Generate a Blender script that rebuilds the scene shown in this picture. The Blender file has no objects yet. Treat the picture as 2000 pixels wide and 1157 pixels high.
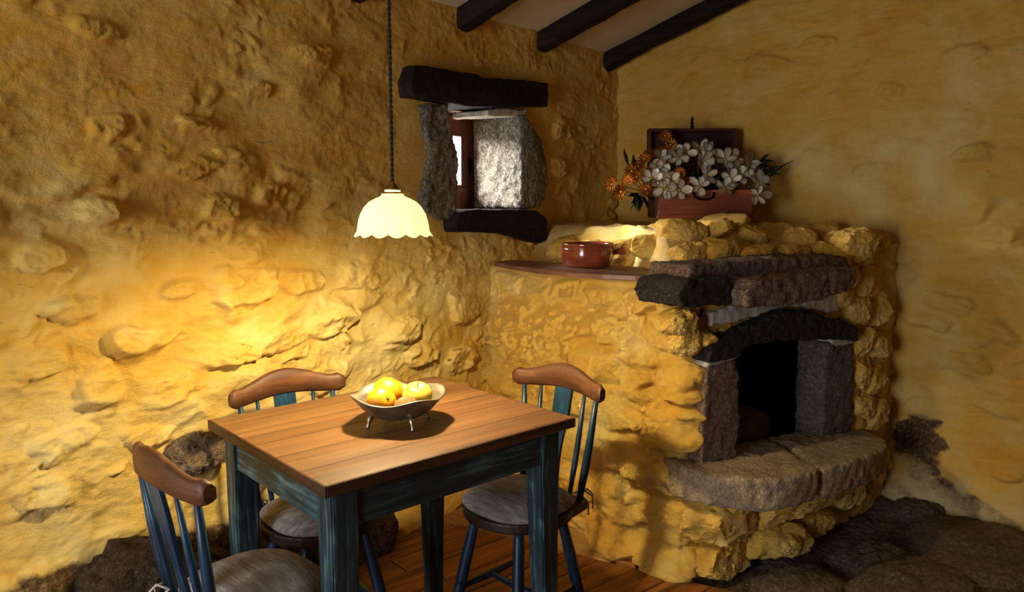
import bpy, bmesh, math, random
import numpy as np
from mathutils import Vector, Matrix

# ------------------------------------------------------------------ scene, camera, light
S = bpy.context.scene
COL = S.collection
rnd = random.Random(7)

CAM_H = 1.34
F_PX = 1485.0                       # focal length in pixels of a 2000 px wide frame
PITCH = math.atan(190 / F_PX)
YAW = math.radians(37.1)
fw = Vector((math.cos(YAW) * math.cos(PITCH), math.sin(YAW) * math.cos(PITCH), -math.sin(PITCH)))
rt = Vector((math.sin(YAW), -math.cos(YAW), 0))
up = rt.cross(fw)
cd = bpy.data.cameras.new('camera')
cd.sensor_width = 36
cd.lens = F_PX / 2000 * 36
cd.clip_start = .02
cam = bpy.data.objects.new('camera', cd)
cam.matrix_world = Matrix(((rt.x, up.x, -fw.x, 0), (rt.y, up.y, -fw.y, 0), (rt.z, up.z, -fw.z, CAM_H), (0, 0, 0, 1)))
COL.objects.link(cam)
S.camera = cam

S.view_settings.view_transform = 'Standard'
S.view_settings.look = 'None'
S.view_settings.gamma = 1
S.view_settings.use_curve_mapping = False
S.view_settings.exposure = 0.0

W = bpy.data.worlds.new('sky')
S.world = W
W.use_nodes = True
bg = W.node_tree.nodes['Background']
bg.inputs['Color'].default_value = (.90, .96, 1.0, 1)
bg.inputs['Strength'].default_value = 13.0

def area_light(name, loc, target, sx, sy, power, color):
    l = bpy.data.lights.new(name, 'AREA')
    l.shape = 'RECTANGLE'
    l.size, l.size_y = sx, sy
    l.energy = power
    l.color = color
    o = bpy.data.objects.new(name, l)
    o.location = loc
    o.rotation_euler = (Vector(target) - Vector(loc)).to_track_quat('-Z', 'Y').to_euler()
    COL.objects.link(o)
    return o

DAY = (.97, .97, 1.0)
area_light('door_daylight', (-1.95, 1.16, 1.0), (2.6, 1.25, .75), .95, 1.4, 12, DAY)
for loc_, tgt_, sx_, sy_ in (((-1.72, 1.16, 1.0), (2.6, 1.16, 1.0), .98, 1.48), ((2.60, 2.45, 1.51), (2.60, 0, 1.51), .5, .46)):
    area_light('sky_portal', loc_, tgt_, sx_, sy_, 1, (1, 1, 1)).data.cycles.is_portal = True
area_light('window_daylight', (2.05, 3.15, 2.05), (2.75, 1.8, 1.25), .95, .8, 620, (.93, .97, 1.0))
LAMP = (1.362, 1.408)
pl = bpy.data.lights.new('bulb_light', 'POINT')
pl.energy = 56
pl.color = (1.0, .84, .45)
pl.shadow_soft_size = .03
plo = bpy.data.objects.new('bulb_light', pl)
plo.location = (LAMP[0], LAMP[1], 1.272)
COL.objects.link(plo)

# ------------------------------------------------------------------ helpers: noise
_rs = np.random.RandomState(3)
_perm = _rs.permutation(256)
_perm = np.concatenate([_perm, _perm, _perm])
_grad = _rs.normal(size=(256, 3))
_grad /= np.linalg.norm(_grad, axis=1)[:, None]
_rand = _rs.rand(256, 6)

def _h(ix, iy, iz):
    return _perm[(_perm[(_perm[ix & 255] + (iy & 255))] + (iz & 255))]

def perlin(P):
    P = np.asarray(P, float)
    i = np.floor(P).astype(int)
    f = P - i
    u = f * f * f * (f * (f * 6 - 15) + 10)
    r = 0
    for dx in (0, 1):
        wx = u[:, 0] if dx else 1 - u[:, 0]
        for dy in (0, 1):
            wy = u[:, 1] if dy else 1 - u[:, 1]
            for dz in (0, 1):
                wz = u[:, 2] if dz else 1 - u[:, 2]
                g = _grad[_h(i[:, 0] + dx, i[:, 1] + dy, i[:, 2] + dz)]
                d = f - (dx, dy, dz)
                r = r + wx * wy * wz * (g * d).sum(1)
    return r * 1.5

def fbm(P, octaves=4, gain=.5, ridged=False):
    P = np.asarray(P, float)
    a, s, r = 1.0, 1.0, 0
    for k in range(octaves):
        n = perlin(P * s + k * 17.3)
        r = r + a * ((1 - 2 * np.abs(n)) if ridged else n)
        a *= gain
        s *= 2.03
    return r

def worley(P):
    """F1, F2, six random numbers of the nearest cell, offset from its centre"""
    P = np.asarray(P, float)
    i = np.floor(P).astype(int)
    n = len(P)
    F1 = np.full(n, 9.0); F2 = np.full(n, 9.0)
    ID = np.zeros(n, int); OFF = np.zeros((n, 3))
    for dx in (-1, 0, 1):
        for dy in (-1, 0, 1):
            for dz in (-1, 0, 1):
                h = _h(i[:, 0] + dx, i[:, 1] + dy, i[:, 2] + dz)
                c = i + (dx, dy, dz) + .5 + (_rand[h][:, :3] - .5) * .85
                off = P - c
                d = np.sqrt((off ** 2).sum(1))
                near = d < F1
                F2 = np.where(near, F1, np.minimum(F2, d))
                F1 = np.where(near, d, F1)
                ID = np.where(near, h, ID)
                OFF[near] = off[near]
    return F1, F2, _rand[(ID * 7 + 13) & 255], OFF

def sstep(a, b, x):
    t = np.clip((x - a) / (b - a), 0, 1)
    return t * t * (3 - 2 * t)

def rubble(P, amp, scale, tilt=.5):
    """masonry under thick plaster: stones of uneven height with broken, tilted faces"""
    warp = np.stack([fbm(P * 5 + k * 31, 3) for k in range(3)], 1) * .035
    Q = (P + warp) * scale
    F1, F2, R, off = worley(Q)
    e = sstep(.03, .42, F2 - F1)
    face = (R[:, 3] ** 2.0) * 1.25 + ((R[:, 4:6] - .5) * off[:, [0, 2]]).sum(1) * tilt * 2.2 + (R[:, 2] - .55) * off[:, 2] * 1.2
    f1, f2, r2, o2 = worley(Q * 2.3 + 5)
    chip = sstep(.02, .35, f2 - f1) * (r2[:, 3] - .45) * .45
    return amp * e * (face + chip * R[:, 3])

# ------------------------------------------------------------------ helpers: objects
def mesh_np(name, V, F):
    """mesh from numpy verts and a (n,4) or (n,3) face array"""
    me = bpy.data.meshes.new(name)
    V = np.asarray(V, np.float32)
    F = np.asarray(F, np.int32)
    k = F.shape[1]
    me.vertices.add(len(V)); me.vertices.foreach_set('co', V.ravel())
    me.loops.add(F.size); me.loops.foreach_set('vertex_index', F.ravel())
    me.polygons.add(len(F))
    me.polygons.foreach_set('loop_start', np.arange(0, F.size, k, dtype=np.int32))
    me.update(calc_edges=True)
    me.validate()
    return me

def smooth(me, on=True):
    me.polygons.foreach_set('use_smooth', np.full(len(me.polygons), on))
    me.update()

def obj(name, me, mat=None, parent=None, loc=None):
    if isinstance(me, bmesh.types.BMesh):
        bm = me
        me = bpy.data.meshes.new(name)
        bm.normal_update()
        bm.to_mesh(me)
        bm.free()
    o = bpy.data.objects.new(name, me)
    COL.objects.link(o)
    if mat is not None and len(me.materials) == 0:
        me.materials.append(mat)
    if parent is not None:
        o.parent = parent
    if loc is not None:
        o.location = loc
    return o

def thing(name, label, cat, loc=(0, 0, 0), rz=0, group=None, kind=None):
    o = bpy.data.objects.new(name, None)
    o.empty_display_size = .05
    COL.objects.link(o)
    o.location = loc
    o.rotation_euler = (0, 0, rz)
    tag(o, label, cat, group, kind)
    return o

def tag(o, label=None, cat=None, group=None, kind=None):
    if label: o['label'] = label
    if cat: o['category'] = cat
    if group: o['group'] = group
    if kind: o['kind'] = kind
    return o

def box_bm(x0, x1, y0, y1, z0, z1, bev=0.0, seg=1, bm=None):
    bm2 = bmesh.new()
    bmesh.ops.create_cube(bm2, size=1, matrix=Matrix.Translation(((x0 + x1) / 2, (y0 + y1) / 2, (z0 + z1) / 2)) @ Matrix.Diagonal((x1 - x0, y1 - y0, z1 - z0, 1)))
    if bev:
        bmesh.ops.bevel(bm2, geom=bm2.edges[:], offset=bev, segments=seg, affect='EDGES', profile=.6)
    if bm is None:
        return bm2
    me = bpy.data.meshes.new('tmp'); bm2.to_mesh(me); bm2.free(); bm.from_mesh(me); bpy.data.meshes.remove(me)
    return bm

def tube_bm(pts, radii, n=10, bm=None, caps=True, sx=1.0):
    """round bar through pts with a radius at each"""
    bm = bm or bmesh.new()
    pts = [Vector(p) for p in pts]
    rings = []
    ref = None
    for i, p in enumerate(pts):
        d = (pts[min(i + 1, len(pts) - 1)] - pts[max(i - 1, 0)]).normalized()
        if ref is None:
            ref = Vector((0, 0, 1)) if abs(d.z) < .9 else Vector((1, 0, 0))
        a = d.cross(ref).normalized()
        b = a.cross(d).normalized()
        ref = b
        r = radii[i] if hasattr(radii, '__len__') else radii
        rings.append([bm.verts.new(p + (a * math.cos(t) * sx + b * math.sin(t)) * r) for t in [2 * math.pi * k / n for k in range(n)]])
    for A, B in zip(rings, rings[1:]):
        for k in range(n):
            f = bm.faces.new((A[k], A[(k + 1) % n], B[(k + 1) % n], B[k])); f.smooth = True
    if caps:
        bm.faces.new(rings[0][::-1]); bm.faces.new(rings[-1])
    return bm

def lathe_bm(prof, n=32, bm=None, center=(0, 0), fr=None):
    """profile of (r, z) round the z axis; fr(theta, r, z) may bend each point"""
    bm = bm or bmesh.new()
    rings = []
    for r, z in prof:
        ring = []
        for k in range(n):
            t = 2 * math.pi * k / n
            rr, zz = (r, z) if fr is None else fr(t, r, z)
            ring.append(bm.verts.new((center[0] + rr * math.cos(t), center[1] + rr * math.sin(t), zz)))
        rings.append(ring)
    for A, B in zip(rings, rings[1:]):
        for k in range(n):
            f = bm.faces.new((A[k], A[(k + 1) % n], B[(k + 1) % n], B[k])); f.smooth = True
    if prof[0][0] > 1e-6: pass
    return bm

def prism_bm(poly, z0, z1, bev=0.0, seg=1):
    bm = bmesh.new()
    a = [bm.verts.new((x, y, z0)) for x, y in poly]
    b = [bm.verts.new((x, y, z1)) for x, y in poly]
    n = len(poly)
    bm.faces.new(a[::-1]); bm.faces.new(b)
    for k in range(n):
        bm.faces.new((a[k], a[(k + 1) % n], b[(k + 1) % n], b[k]))
    bmesh.ops.recalc_face_normals(bm, faces=bm.faces[:])
    if bev:
        bmesh.ops.bevel(bm, geom=bm.edges[:], offset=bev, segments=seg, affect='EDGES', profile=.6)
    return bm

def remesh(bm, voxel, iters=1):
    """bmesh -> even, slightly rounded quad mesh as numpy (V, F) via a voxel remesh"""
    me = bpy.data.meshes.new('tmp'); bm.to_mesh(me); bm.free()
    o = bpy.data.objects.new('tmp', me); COL.objects.link(o)
    m = o.modifiers.new('r', 'REMESH'); m.mode = 'VOXEL'; m.voxel_size = voxel
    if iters:
        s = o.modifiers.new('s', 'SMOOTH'); s.iterations = iters; s.factor = .5
    dg = bpy.context.evaluated_depsgraph_get()
    dg.update()
    e = o.evaluated_get(dg)
    m2 = bpy.data.meshes.new_from_object(e)
    bpy.data.objects.remove(o); bpy.data.meshes.remove(me)
    return m2

def roughen(me, amp, freq, seed=0, lump=0.0, lumpf=6, ridged=False, octaves=4):
    n = len(me.vertices)
    V = np.empty(n * 3, np.float32); me.vertices.foreach_get('co', V); V = V.reshape(-1, 3)
    N = np.empty(n * 3, np.float32); me.vertices.foreach_get('normal', N); N = N.reshape(-1, 3)
    d = amp * fbm(V * freq + seed * 7.7, octaves, .55, ridged)
    if lump:
        d = d + lump * fbm(V * lumpf + seed * 3.1, 2)
    V = V + N * d[:, None]
    me.vertices.foreach_set('co', V.astype(np.float32).ravel())
    smooth(me)
    return me

_ico = {}
def ico(sub):
    if sub not in _ico:
        bm = bmesh.new()
        bmesh.ops.create_icosphere(bm, subdivisions=sub, radius=1)
        _ico[sub] = (np.array([v.co[:] for v in bm.verts]), np.array([[v.index for v in f.verts] for f in bm.faces]))
        bm.free()
    return _ico[sub]

def stone_me(size, seed, sub=4, boxy=3.2, cuts=9, rough=.06, depth=.22):
    r = np.random.RandomState(seed)
    V, F = ico(sub)
    p = boxy
    V = V / (np.abs(V) ** p).sum(1)[:, None] ** (1 / p)
    for k in range(cuts):
        n = r.normal(size=3); n /= np.linalg.norm(n)
        d = r.uniform(1 - depth, 1.0) * np.abs(V @ n).max()
        over = np.clip(V @ n - d, 0, None)
        V = V - n * over[:, None] * .92
    V = V * (np.array(size) / 2)
    c = np.mean(size)
    N = V / np.linalg.norm(V, axis=1)[:, None]
    V = V + N * (c * rough * (fbm(V / c * 3.2 + seed, 3) * .7 + .35 * fbm(V / c * 9 + seed, 3, .6) + .25 * fbm(V / c * np.array([8, 8, 20]) + seed, 3, .6, True)))[:, None]
    me = mesh_np('stone', V, F)
    smooth(me)
    me.set_sharp_from_angle(angle=math.radians(34))
    return me

# ------------------------------------------------------------------ helpers: materials
def lin(r, g, b):
    f = lambda c: c / 12.92 if c <= .04045 else ((c + .055) / 1.055) ** 2.4
    return (f(r / 255), f(g / 255), f(b / 255), 1)

class N:
    def __init__(s, name):
        s.m = bpy.data.materials.new(name); s.m.use_nodes = True
        s.t = s.m.node_tree; s.b = s.t.nodes['Principled BSDF']
        s.tc = s.t.nodes.new('ShaderNodeTexCoord')
    def new(s, kind, **kw):
        n = s.t.nodes.new('ShaderNode' + kind)
        for k, v in kw.items(): setattr(n, k, v)
        return n
    def link(s, a, b): s.t.links.new(a, b)
    def mapping(s, scale, out='Object', rot=(0, 0, 0)):
        m = s.new('Mapping'); m.inputs['Scale'].default_value = scale; m.inputs['Rotation'].default_value = rot
        s.link(s.tc.outputs[out], m.inputs['Vector']); return m.outputs['Vector']
    def noise(s, vec, scale, detail=4, rough=.55, dist=0):
        n = s.new('TexNoise'); n.inputs['Scale'].default_value = scale; n.inputs['Detail'].default_value = detail
        n.inputs['Roughness'].default_value = rough; n.inputs['Distortion'].default_value = dist
        s.link(vec, n.inputs['Vector']); return n.outputs['Fac']
    def ramp(s, fac, stops):
        r = s.new('ValToRGB'); e = r.color_ramp.elements
        e[0].position, e[0].color = stops[0]; e[1].position, e[1].color = stops[-1]
        for p, c in stops[1:-1]:
            x = e.new(p); x.color = c
        s.link(fac, r.inputs['Fac']); return r.outputs['Color']
    def mix(s, fac, a, b, mode='MIX'):
        m = s.new('Mix', data_type='RGBA', blend_type=mode)
        for k, v in ((0, fac), (6, a), (7, b)):
            if hasattr(v, 'links'): s.link(v, m.inputs[k])
            else: m.inputs[k].default_value = v
        return m.outputs[2]
    def math(s, op, a, b=0.5):
        m = s.new('Math', operation=op)
        for k, v in ((0, a), (1, b)):
            if hasattr(v, 'links'): s.link(v, m.inputs[k])
            else: m.inputs[k].default_value = v
        return m.outputs[0]
    def color(s, c):
        if hasattr(c, 'links'): s.link(c, s.b.inputs['Base Color'])
        else: s.b.inputs['Base Color'].default_value = c
    def bump(s, h, strength=.4, dist=.004):
        b = s.new('Bump'); b.inputs['Strength'].default_value = strength; b.inputs['Distance'].default_value = dist
        s.link(h, b.inputs['Height']); s.link(b.outputs['Normal'], s.b.inputs['Normal'])
    def set(s, rough=.5, metal=0, spec=.5):
        s.b.inputs['Roughness'].default_value = rough; s.b.inputs['Metallic'].default_value = metal
        s.b.inputs['Specular IOR Level'].default_value = spec
        return s.m

C1 = (1, 1, 1, 1); C0 = (0, 0, 0, 1)

def plaster_mat(name, base, pale, deep):
    n = N(name)
    v = n.mapping((1, 1, 1))
    a = n.ramp(n.noise(v, 1.7, 6, .6, .6), [(.34, deep), (.50, base), (.66, pale)])
    b = n.ramp(n.noise(n.mapping((1, 1, 2.6), rot=(0, .25, 0)), 8, 7, .68, .9), [(.32, C0), (.72, C1)])
    c = n.mix(n.math('MULTIPLY', b, .40), a, pale)
    st_ = n.mapping((3.2, 3.2, 15), rot=(0, .22, .22))
    sp = n.ramp(n.noise(st_, 1.6, 6, .66, 1.2), [(.665, C0), (.72, C1)])
    c = n.mix(n.math('MULTIPLY', sp, .55), c, lin(128, 104, 66))
    at = n.new('Attribute', attribute_name='bare')
    st = n.ramp(n.noise(v, 60, 6, .75), [(.3, lin(46, 33, 20)), (.5, lin(98, 74, 48)), (.72, lin(158, 132, 98))])
    f = n.ramp(n.math('ADD', at.outputs['Fac'], n.math('MULTIPLY', n.math('SUBTRACT', n.noise(v, 14, 6, .7), .5), .9)), [(.38, C0), (.66, C1)])
    c = n.mix(f, c, st)
    wt = n.new('Attribute', attribute_name='lime_or_light')
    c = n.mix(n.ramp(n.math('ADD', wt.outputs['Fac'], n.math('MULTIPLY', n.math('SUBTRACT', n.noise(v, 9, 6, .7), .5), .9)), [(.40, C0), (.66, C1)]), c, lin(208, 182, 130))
    n.color(c)
    strk = n.noise(n.mapping((14, 14, 46), rot=(0, .3, .3)), 1, 6, .68, 1.0)
    h = n.math('ADD', n.math('ADD', n.noise(v, 34, 9, .74, .4), n.math('MULTIPLY', n.noise(v, 150, 5, .7), .45)), n.math('MULTIPLY', strk, .9))
    n.bump(h, .75, .0085)
    return n.set(.88, 0, .22)

M_PLASTER = plaster_mat('ochre_plaster', lin(214, 166, 66), lin(230, 202, 132), lin(208, 148, 34))
M_OVENPL = M_PLASTER

def granite_mat(name, dark, mid, light, speck=.5, rough=.9, scale=1.0, b=.9):
    n = N(name)
    v = n.mapping((1, 1, 1))
    c = n.ramp(n.noise(v, 70 * scale, 6, .8), [(.32, dark), (.5, mid), (.68, light)])
    big = n.ramp(n.noise(v, 6 * scale, 4, .6), [(.35, dark), (.7, mid)])
    c = n.mix(.45, c, big)
    vo = n.new('TexVoronoi'); vo.inputs['Scale'].default_value = 190 * scale; n.link(v, vo.inputs['Vector'])
    sp = n.ramp(vo.outputs['Color'], [(.80, C0), (.90, C1)])
    c = n.mix(n.math('MULTIPLY', sp, speck), c, light)
    n.color(c)
    h = n.math('ADD', n.noise(v, 55 * scale, 8, .8), n.math('MULTIPLY', vo.outputs['Distance'], .5))
    n.bump(h, b, .009)
    return n.set(rough, 0, .3)

M_GRAN_JAMB = granite_mat('grey_granite', lin(48, 40, 31), lin(126, 114, 96), lin(206, 196, 178), .35)
M_GRAN_DARK = granite_mat('sooty_granite', lin(15, 12, 11), lin(44, 36, 32), lin(98, 86, 78), .35)
M_GRAN_SLAB = granite_mat('brown_granite', lin(54, 40, 32), lin(134, 104, 84), lin(196, 170, 148), .4)
M_GRAN_LEDGE = granite_mat('tan_granite', lin(104, 86, 66), lin(182, 154, 122), lin(226, 208, 182), .4)
M_GRAN_POST = granite_mat('smoked_granite', lin(50, 40, 34), lin(106, 90, 78), lin(166, 150, 136), .4)
M_FIELD = granite_mat('field_stone', lin(70, 52, 36), lin(122, 98, 70), lin(170, 148, 116), .3)
M_FLOORSTONE = granite_mat('floor_stone', lin(40, 31, 24), lin(104, 83, 64), lin(164, 142, 116), .3, .7, .8)
M_BROWNROCK = granite_mat('brown_rock', lin(38, 27, 16), lin(80, 60, 38), lin(132, 108, 78), .3)
M_MORTAR = granite_mat('pale_mortar', lin(150, 142, 126), lin(196, 188, 170), lin(216, 210, 196), .1, .9, .7, .35)

def soot_mat():
    n = N('soot'); v = n.mapping((1, 1, 1))
    n.color(n.ramp(n.noise(v, 12, 5, .6), [(.3, lin(6, 5, 5)), (.7, lin(22, 18, 16))]))
    n.bump(n.noise(v, 40, 6, .7), .6, .006)
    return n.set(.95, 0, .1)
M_SOOT = soot_mat()

def wood_mat(name, dark, mid, light, axis=0, rough=.5, spec=.5, fine=1.0, bump=.25, coat=0.0, out='Object'):
    n = N(name)
    sc = [10, 10, 10]; sc[axis] = 1.0
    v = n.mapping(tuple(sc), out)
    sc2 = [70, 70, 70]; sc2[axis] = 2.5
    v2 = n.mapping(tuple(sc2), out)
    info = n.new('ObjectInfo')
    add = n.new('VectorMath', operation='ADD'); n.link(v, add.inputs[0])
    mul = n.new('VectorMath', operation='SCALE'); n.link(info.outputs['Random'], mul.inputs['Scale']); mul.inputs[0].default_value = (31, 17, 23)
    n.link(mul.outputs[0], add.inputs[1])
    a = n.noise(add.outputs[0], 1.0, 6, .6, 1.6)
    f = n.noise(v2, 1.0 * fine, 5, .65, .3)
    c = n.ramp(a, [(.30, dark), (.50, mid), (.70, light)])
    c = n.mix(n.math('MULTIPLY', n.ramp(f, [(.40, C1), (.62, C0)]), .30), c, dark)
    hs = n.new('HueSaturation')
    n.link(c, hs.inputs['Color']); n.link(n.math('ADD', n.math('MULTIPLY', info.outputs['Random'], .35), .82), hs.inputs['Value'])
    n.color(hs.outputs['Color'])
    n.bump(n.math('ADD', f, n.math('MULTIPLY', a, .5)), bump, .002)
    if coat:
        n.b.inputs['Coat Weight'].default_value = coat; n.b.inputs['Coat Roughness'].default_value = .32
    r = n.ramp(f, [(.3, (rough + .12,) * 3 + (1,)), (.7, (rough - .08,) * 3 + (1,))])
    n.set(rough, 0, spec)
    n.link(r, n.b.inputs['Roughness'])
    return n.m

M_TOP = wood_mat('table_top_wood', lin(72, 44, 24), lin(108, 70, 38), lin(132, 92, 54), 0, .42, .6, bump=.12)
M_TOPEDGE = wood_mat('table_edge_wood', lin(40, 22, 12), lin(70, 40, 24), lin(98, 60, 36), 0, .5)
M_EDGE_Y = wood_mat('table_end_wood', lin(44, 24, 13), lin(76, 44, 26), lin(102, 64, 38), 1, .5)
M_RAIL = wood_mat('chair_rail_wood', lin(54, 29, 16), lin(94, 55, 30), lin(126, 80, 47), 1, .50, .4)
M_SEAT = wood_mat('dark_seat_wood', lin(22, 13, 10), lin(42, 26, 19), lin(66, 42, 30), 0, .45)
M_PLANK = wood_mat('floor_plank_wood', lin(92, 50, 18), lin(152, 92, 38), lin(184, 122, 58), 0, .5, .4)
M_PALEPLANK = wood_mat('pale_plank_wood', lin(120, 86, 44), lin(166, 126, 70), lin(192, 154, 94), 1, .6, .3)
M_TIMBER = wood_mat('old_dark_timber', lin(12, 7, 6), lin(30, 19, 14), lin(56, 38, 28), 0, .8, .25, .6, .8)
M_BEAM = wood_mat('roof_beam_wood', lin(14, 8, 6), lin(30, 18, 13), lin(52, 33, 24), 1, .8, .25, .6, .6)
M_WFRAME = wood_mat('window_frame_wood', lin(84, 44, 36), lin(132, 74, 60), lin(160, 98, 80), 2, .5)
M_CHEST = wood_mat('chest_wood', lin(88, 38, 24), lin(146, 72, 46), lin(178, 98, 66), 0, .5)
M_CHESTLID = wood_mat('chest_lid_wood', lin(38, 16, 10), lin(66, 30, 20), lin(92, 46, 30), 0, .5)
M_BOARD = wood_mat('shelf_board_wood', lin(72, 42, 32), lin(116, 74, 56), lin(150, 106, 84), 1, .45)

def paint_mat(name, dark, mid, light, axis=2, rough=.5):
    n = N(name)
    sc = [60, 60, 60]; sc[axis] = 5
    f = n.noise(n.mapping(tuple(sc)), 1, 5, .65, .6)
    g = n.noise(n.mapping((1, 1, 1)), 9, 4, .6)
    c = n.ramp(n.math('ADD', n.math('MULTIPLY', f, .7), n.math('MULTIPLY', g, .3)), [(.36, dark), (.52, mid), (.68, light)])
    n.color(c)
    n.bump(f, .35, .0015)
    return n.set(rough, 0, .5)
M_TEAL_V = paint_mat('worn_teal_paint_upright', lin(12, 22, 26), lin(30, 52, 58), lin(92, 124, 128), 2)
M_TEAL_H = paint_mat('worn_teal_paint_rail', lin(12, 22, 26), lin(30, 52, 58), lin(88, 122, 124), 0)
M_TEAL_LIT_Y = paint_mat('worn_teal_paint_lit_end', lin(14, 26, 30), lin(46, 76, 82), lin(120, 154, 156), 1)  # lighter copy for the end aprons: daylight on that side painted in
M_BLUE = paint_mat('blue_chair_paint', lin(8, 24, 40), lin(14, 48, 74), lin(30, 78, 106), 2, .4)

def simple(name, c, rough=.5, metal=0, spec=.5):
    n = N(name); n.color(c); return n.set(rough, metal, spec)
M_BRASS = simple('aged_brass', lin(150, 112, 52), .32, 1)
M_PORC = simple('porcelain_ring', lin(226, 214, 176), .3)
M_CORD = simple('twisted_brown_cord', lin(34, 20, 14), .8)
M_IRON = simple('black_iron', lin(20, 17, 16), .45, .8)
def bowl_mat():
    n = N('tarnished_silver'); v = n.mapping((1, 1, 1))
    n.color(n.ramp(n.noise(v, 30, 5, .6), [(.3, lin(150, 142, 124)), (.7, lin(214, 206, 186))]))
    return n.set(.42, 1)
M_SILVER = bowl_mat()
def fruit_mat(name, c1, c2, rough=.4, sc=14, bstr=.25):
    n = N(name); v = n.mapping((1, 1, 1))
    n.color(n.ramp(n.noise(v, sc, 4, .6, .4), [(.35, c1), (.68, c2)]))
    n.bump(n.noise(v, 260, 3, .6), bstr, .001)
    return n.set(rough)
M_ORANGE = fruit_mat('orange_peel', lin(236, 132, 14), lin(246, 178, 30), .42)
M_APPLE = fruit_mat('yellow_apple_skin', lin(228, 176, 40), lin(240, 216, 110), .3, 9, .05)
M_KIWI = fruit_mat('fuzzy_kiwi_skin', lin(92, 66, 30), lin(140, 106, 56), .9, 40, .6)
M_STEMG = simple('green_stem', lin(60, 84, 40), .7)
def glaze_mat():
    n = N('red_brown_glaze'); v = n.mapping((1, 1, 1))
    n.color(n.ramp(n.noise(v, 11, 4, .6), [(.3, lin(104, 42, 26)), (.7, lin(152, 72, 48))]))
    n.b.inputs['Coat Weight'].default_value = .5
    return n.set(.16, 0, .6)
M_GLAZE = glaze_mat()
M_CLAYIN = simple('dark_glaze_inside', lin(86, 30, 20), .2)
def cloth_mat():
    n = N('grey_linen')
    a = n.noise(n.mapping((90, 7, 90)), 1, 5, .75); b = n.noise(n.mapping((30, 12, 30)), 1, 4, .7)
    f = n.math('MULTIPLY', n.math('ADD', a, b), .5)
    n.color(n.ramp(f, [(.36, lin(100, 96, 96)), (.5, lin(146, 140, 138)), (.64, lin(192, 186, 182))]))
    n.bump(f, .5, .002)
    n.b.inputs['Sheen Weight'].default_value = .15
    return n.set(.9, 0, .2)
M_CLOTH = cloth_mat()
M_RIBBON = simple('pale_cotton_tie', lin(188, 180, 170), .9)
def petal_mat(name, c1, c2):
    n = N(name); v = n.mapping((1, 1, 1))
    n.color(n.ramp(n.noise(v, 24, 3, .6), [(.3, c1), (.7, c2)]))
    n.b.inputs['Subsurface Weight'].default_value = 0
    return n.set(.6, 0, .2)
M_WPETAL = petal_mat('cream_petal', lin(222, 208, 184), lin(246, 238, 222))
M_OPETAL = petal_mat('orange_petal', lin(246, 150, 46), lin(252, 196, 96))
M_YCORE = simple('golden_flower_centre', lin(188, 140, 40), .8)
M_OCORE = simple('amber_flower_centre', lin(222, 150, 30), .8)
M_LEAF = petal_mat('dark_green_leaf', lin(22, 34, 22), lin(52, 70, 44))
def ceil_mat():
    n = N('white_ceiling_boards'); v = n.mapping((1, 1, 1))
    n.color(n.ramp(n.noise(v, 3, 5, .6), [(.3, lin(196, 176, 142)), (.7, lin(216, 200, 170))]))
    n.bump(n.noise(v, 40, 5, .6), .2, .003)
    return n.set(.9, 0, .2)
M_CEIL = ceil_mat()

def glass_mat():
    n = N('window_glass')
    t = n.t; out = t.nodes['Material Output']
    tr = n.new('BsdfTransparent'); gl = n.new('BsdfGlossy'); gl.inputs['Roughness'].default_value = .03
    mx = n.new('MixShader'); mx.inputs[0].default_value = .06
    n.link(tr.outputs[0], mx.inputs[1]); n.link(gl.outputs[0], mx.inputs[2]); n.link(mx.outputs[0], out.inputs['Surface'])
    return n.m
M_GLASS = glass_mat()

def shade_mat():
    n = N('lit_opal_glass')
    t = n.t; out = t.nodes['Material Output']
    df = n.new('BsdfDiffuse'); df.inputs['Color'].default_value = (.9, .82, .62, 1)
    tl = n.new('BsdfTranslucent'); tl.inputs['Color'].default_value = (.95, .80, .50, 1)
    mx = n.new('MixShader'); mx.inputs[0].default_value = .42
    n.link(df.outputs[0], mx.inputs[1]); n.link(tl.outputs[0], mx.inputs[2])
    em = n.new('Emission'); em.inputs['Color'].default_value = lin(255, 240, 182); em.inputs['Strength'].default_value = .6
    ad = n.new('AddShader'); n.link(mx.outputs[0], ad.inputs[0]); n.link(em.outputs[0], ad.inputs[1])
    n.link(ad.outputs[0], out.inputs['Surface'])
    return n.m
M_SHADE = shade_mat()
def bulb_mat():
    n = N('glowing_bulb'); n.b.inputs['Emission Color'].default_value = (1, .8, .45, 1); n.b.inputs['Emission Strength'].default_value = 6
    n.color((1, .9, .7, 1)); return n.set(.3)
M_BULB = bulb_mat()

# ------------------------------------------------------------------ setting: walls
YW, XW = 2.113, 3.755
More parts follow.
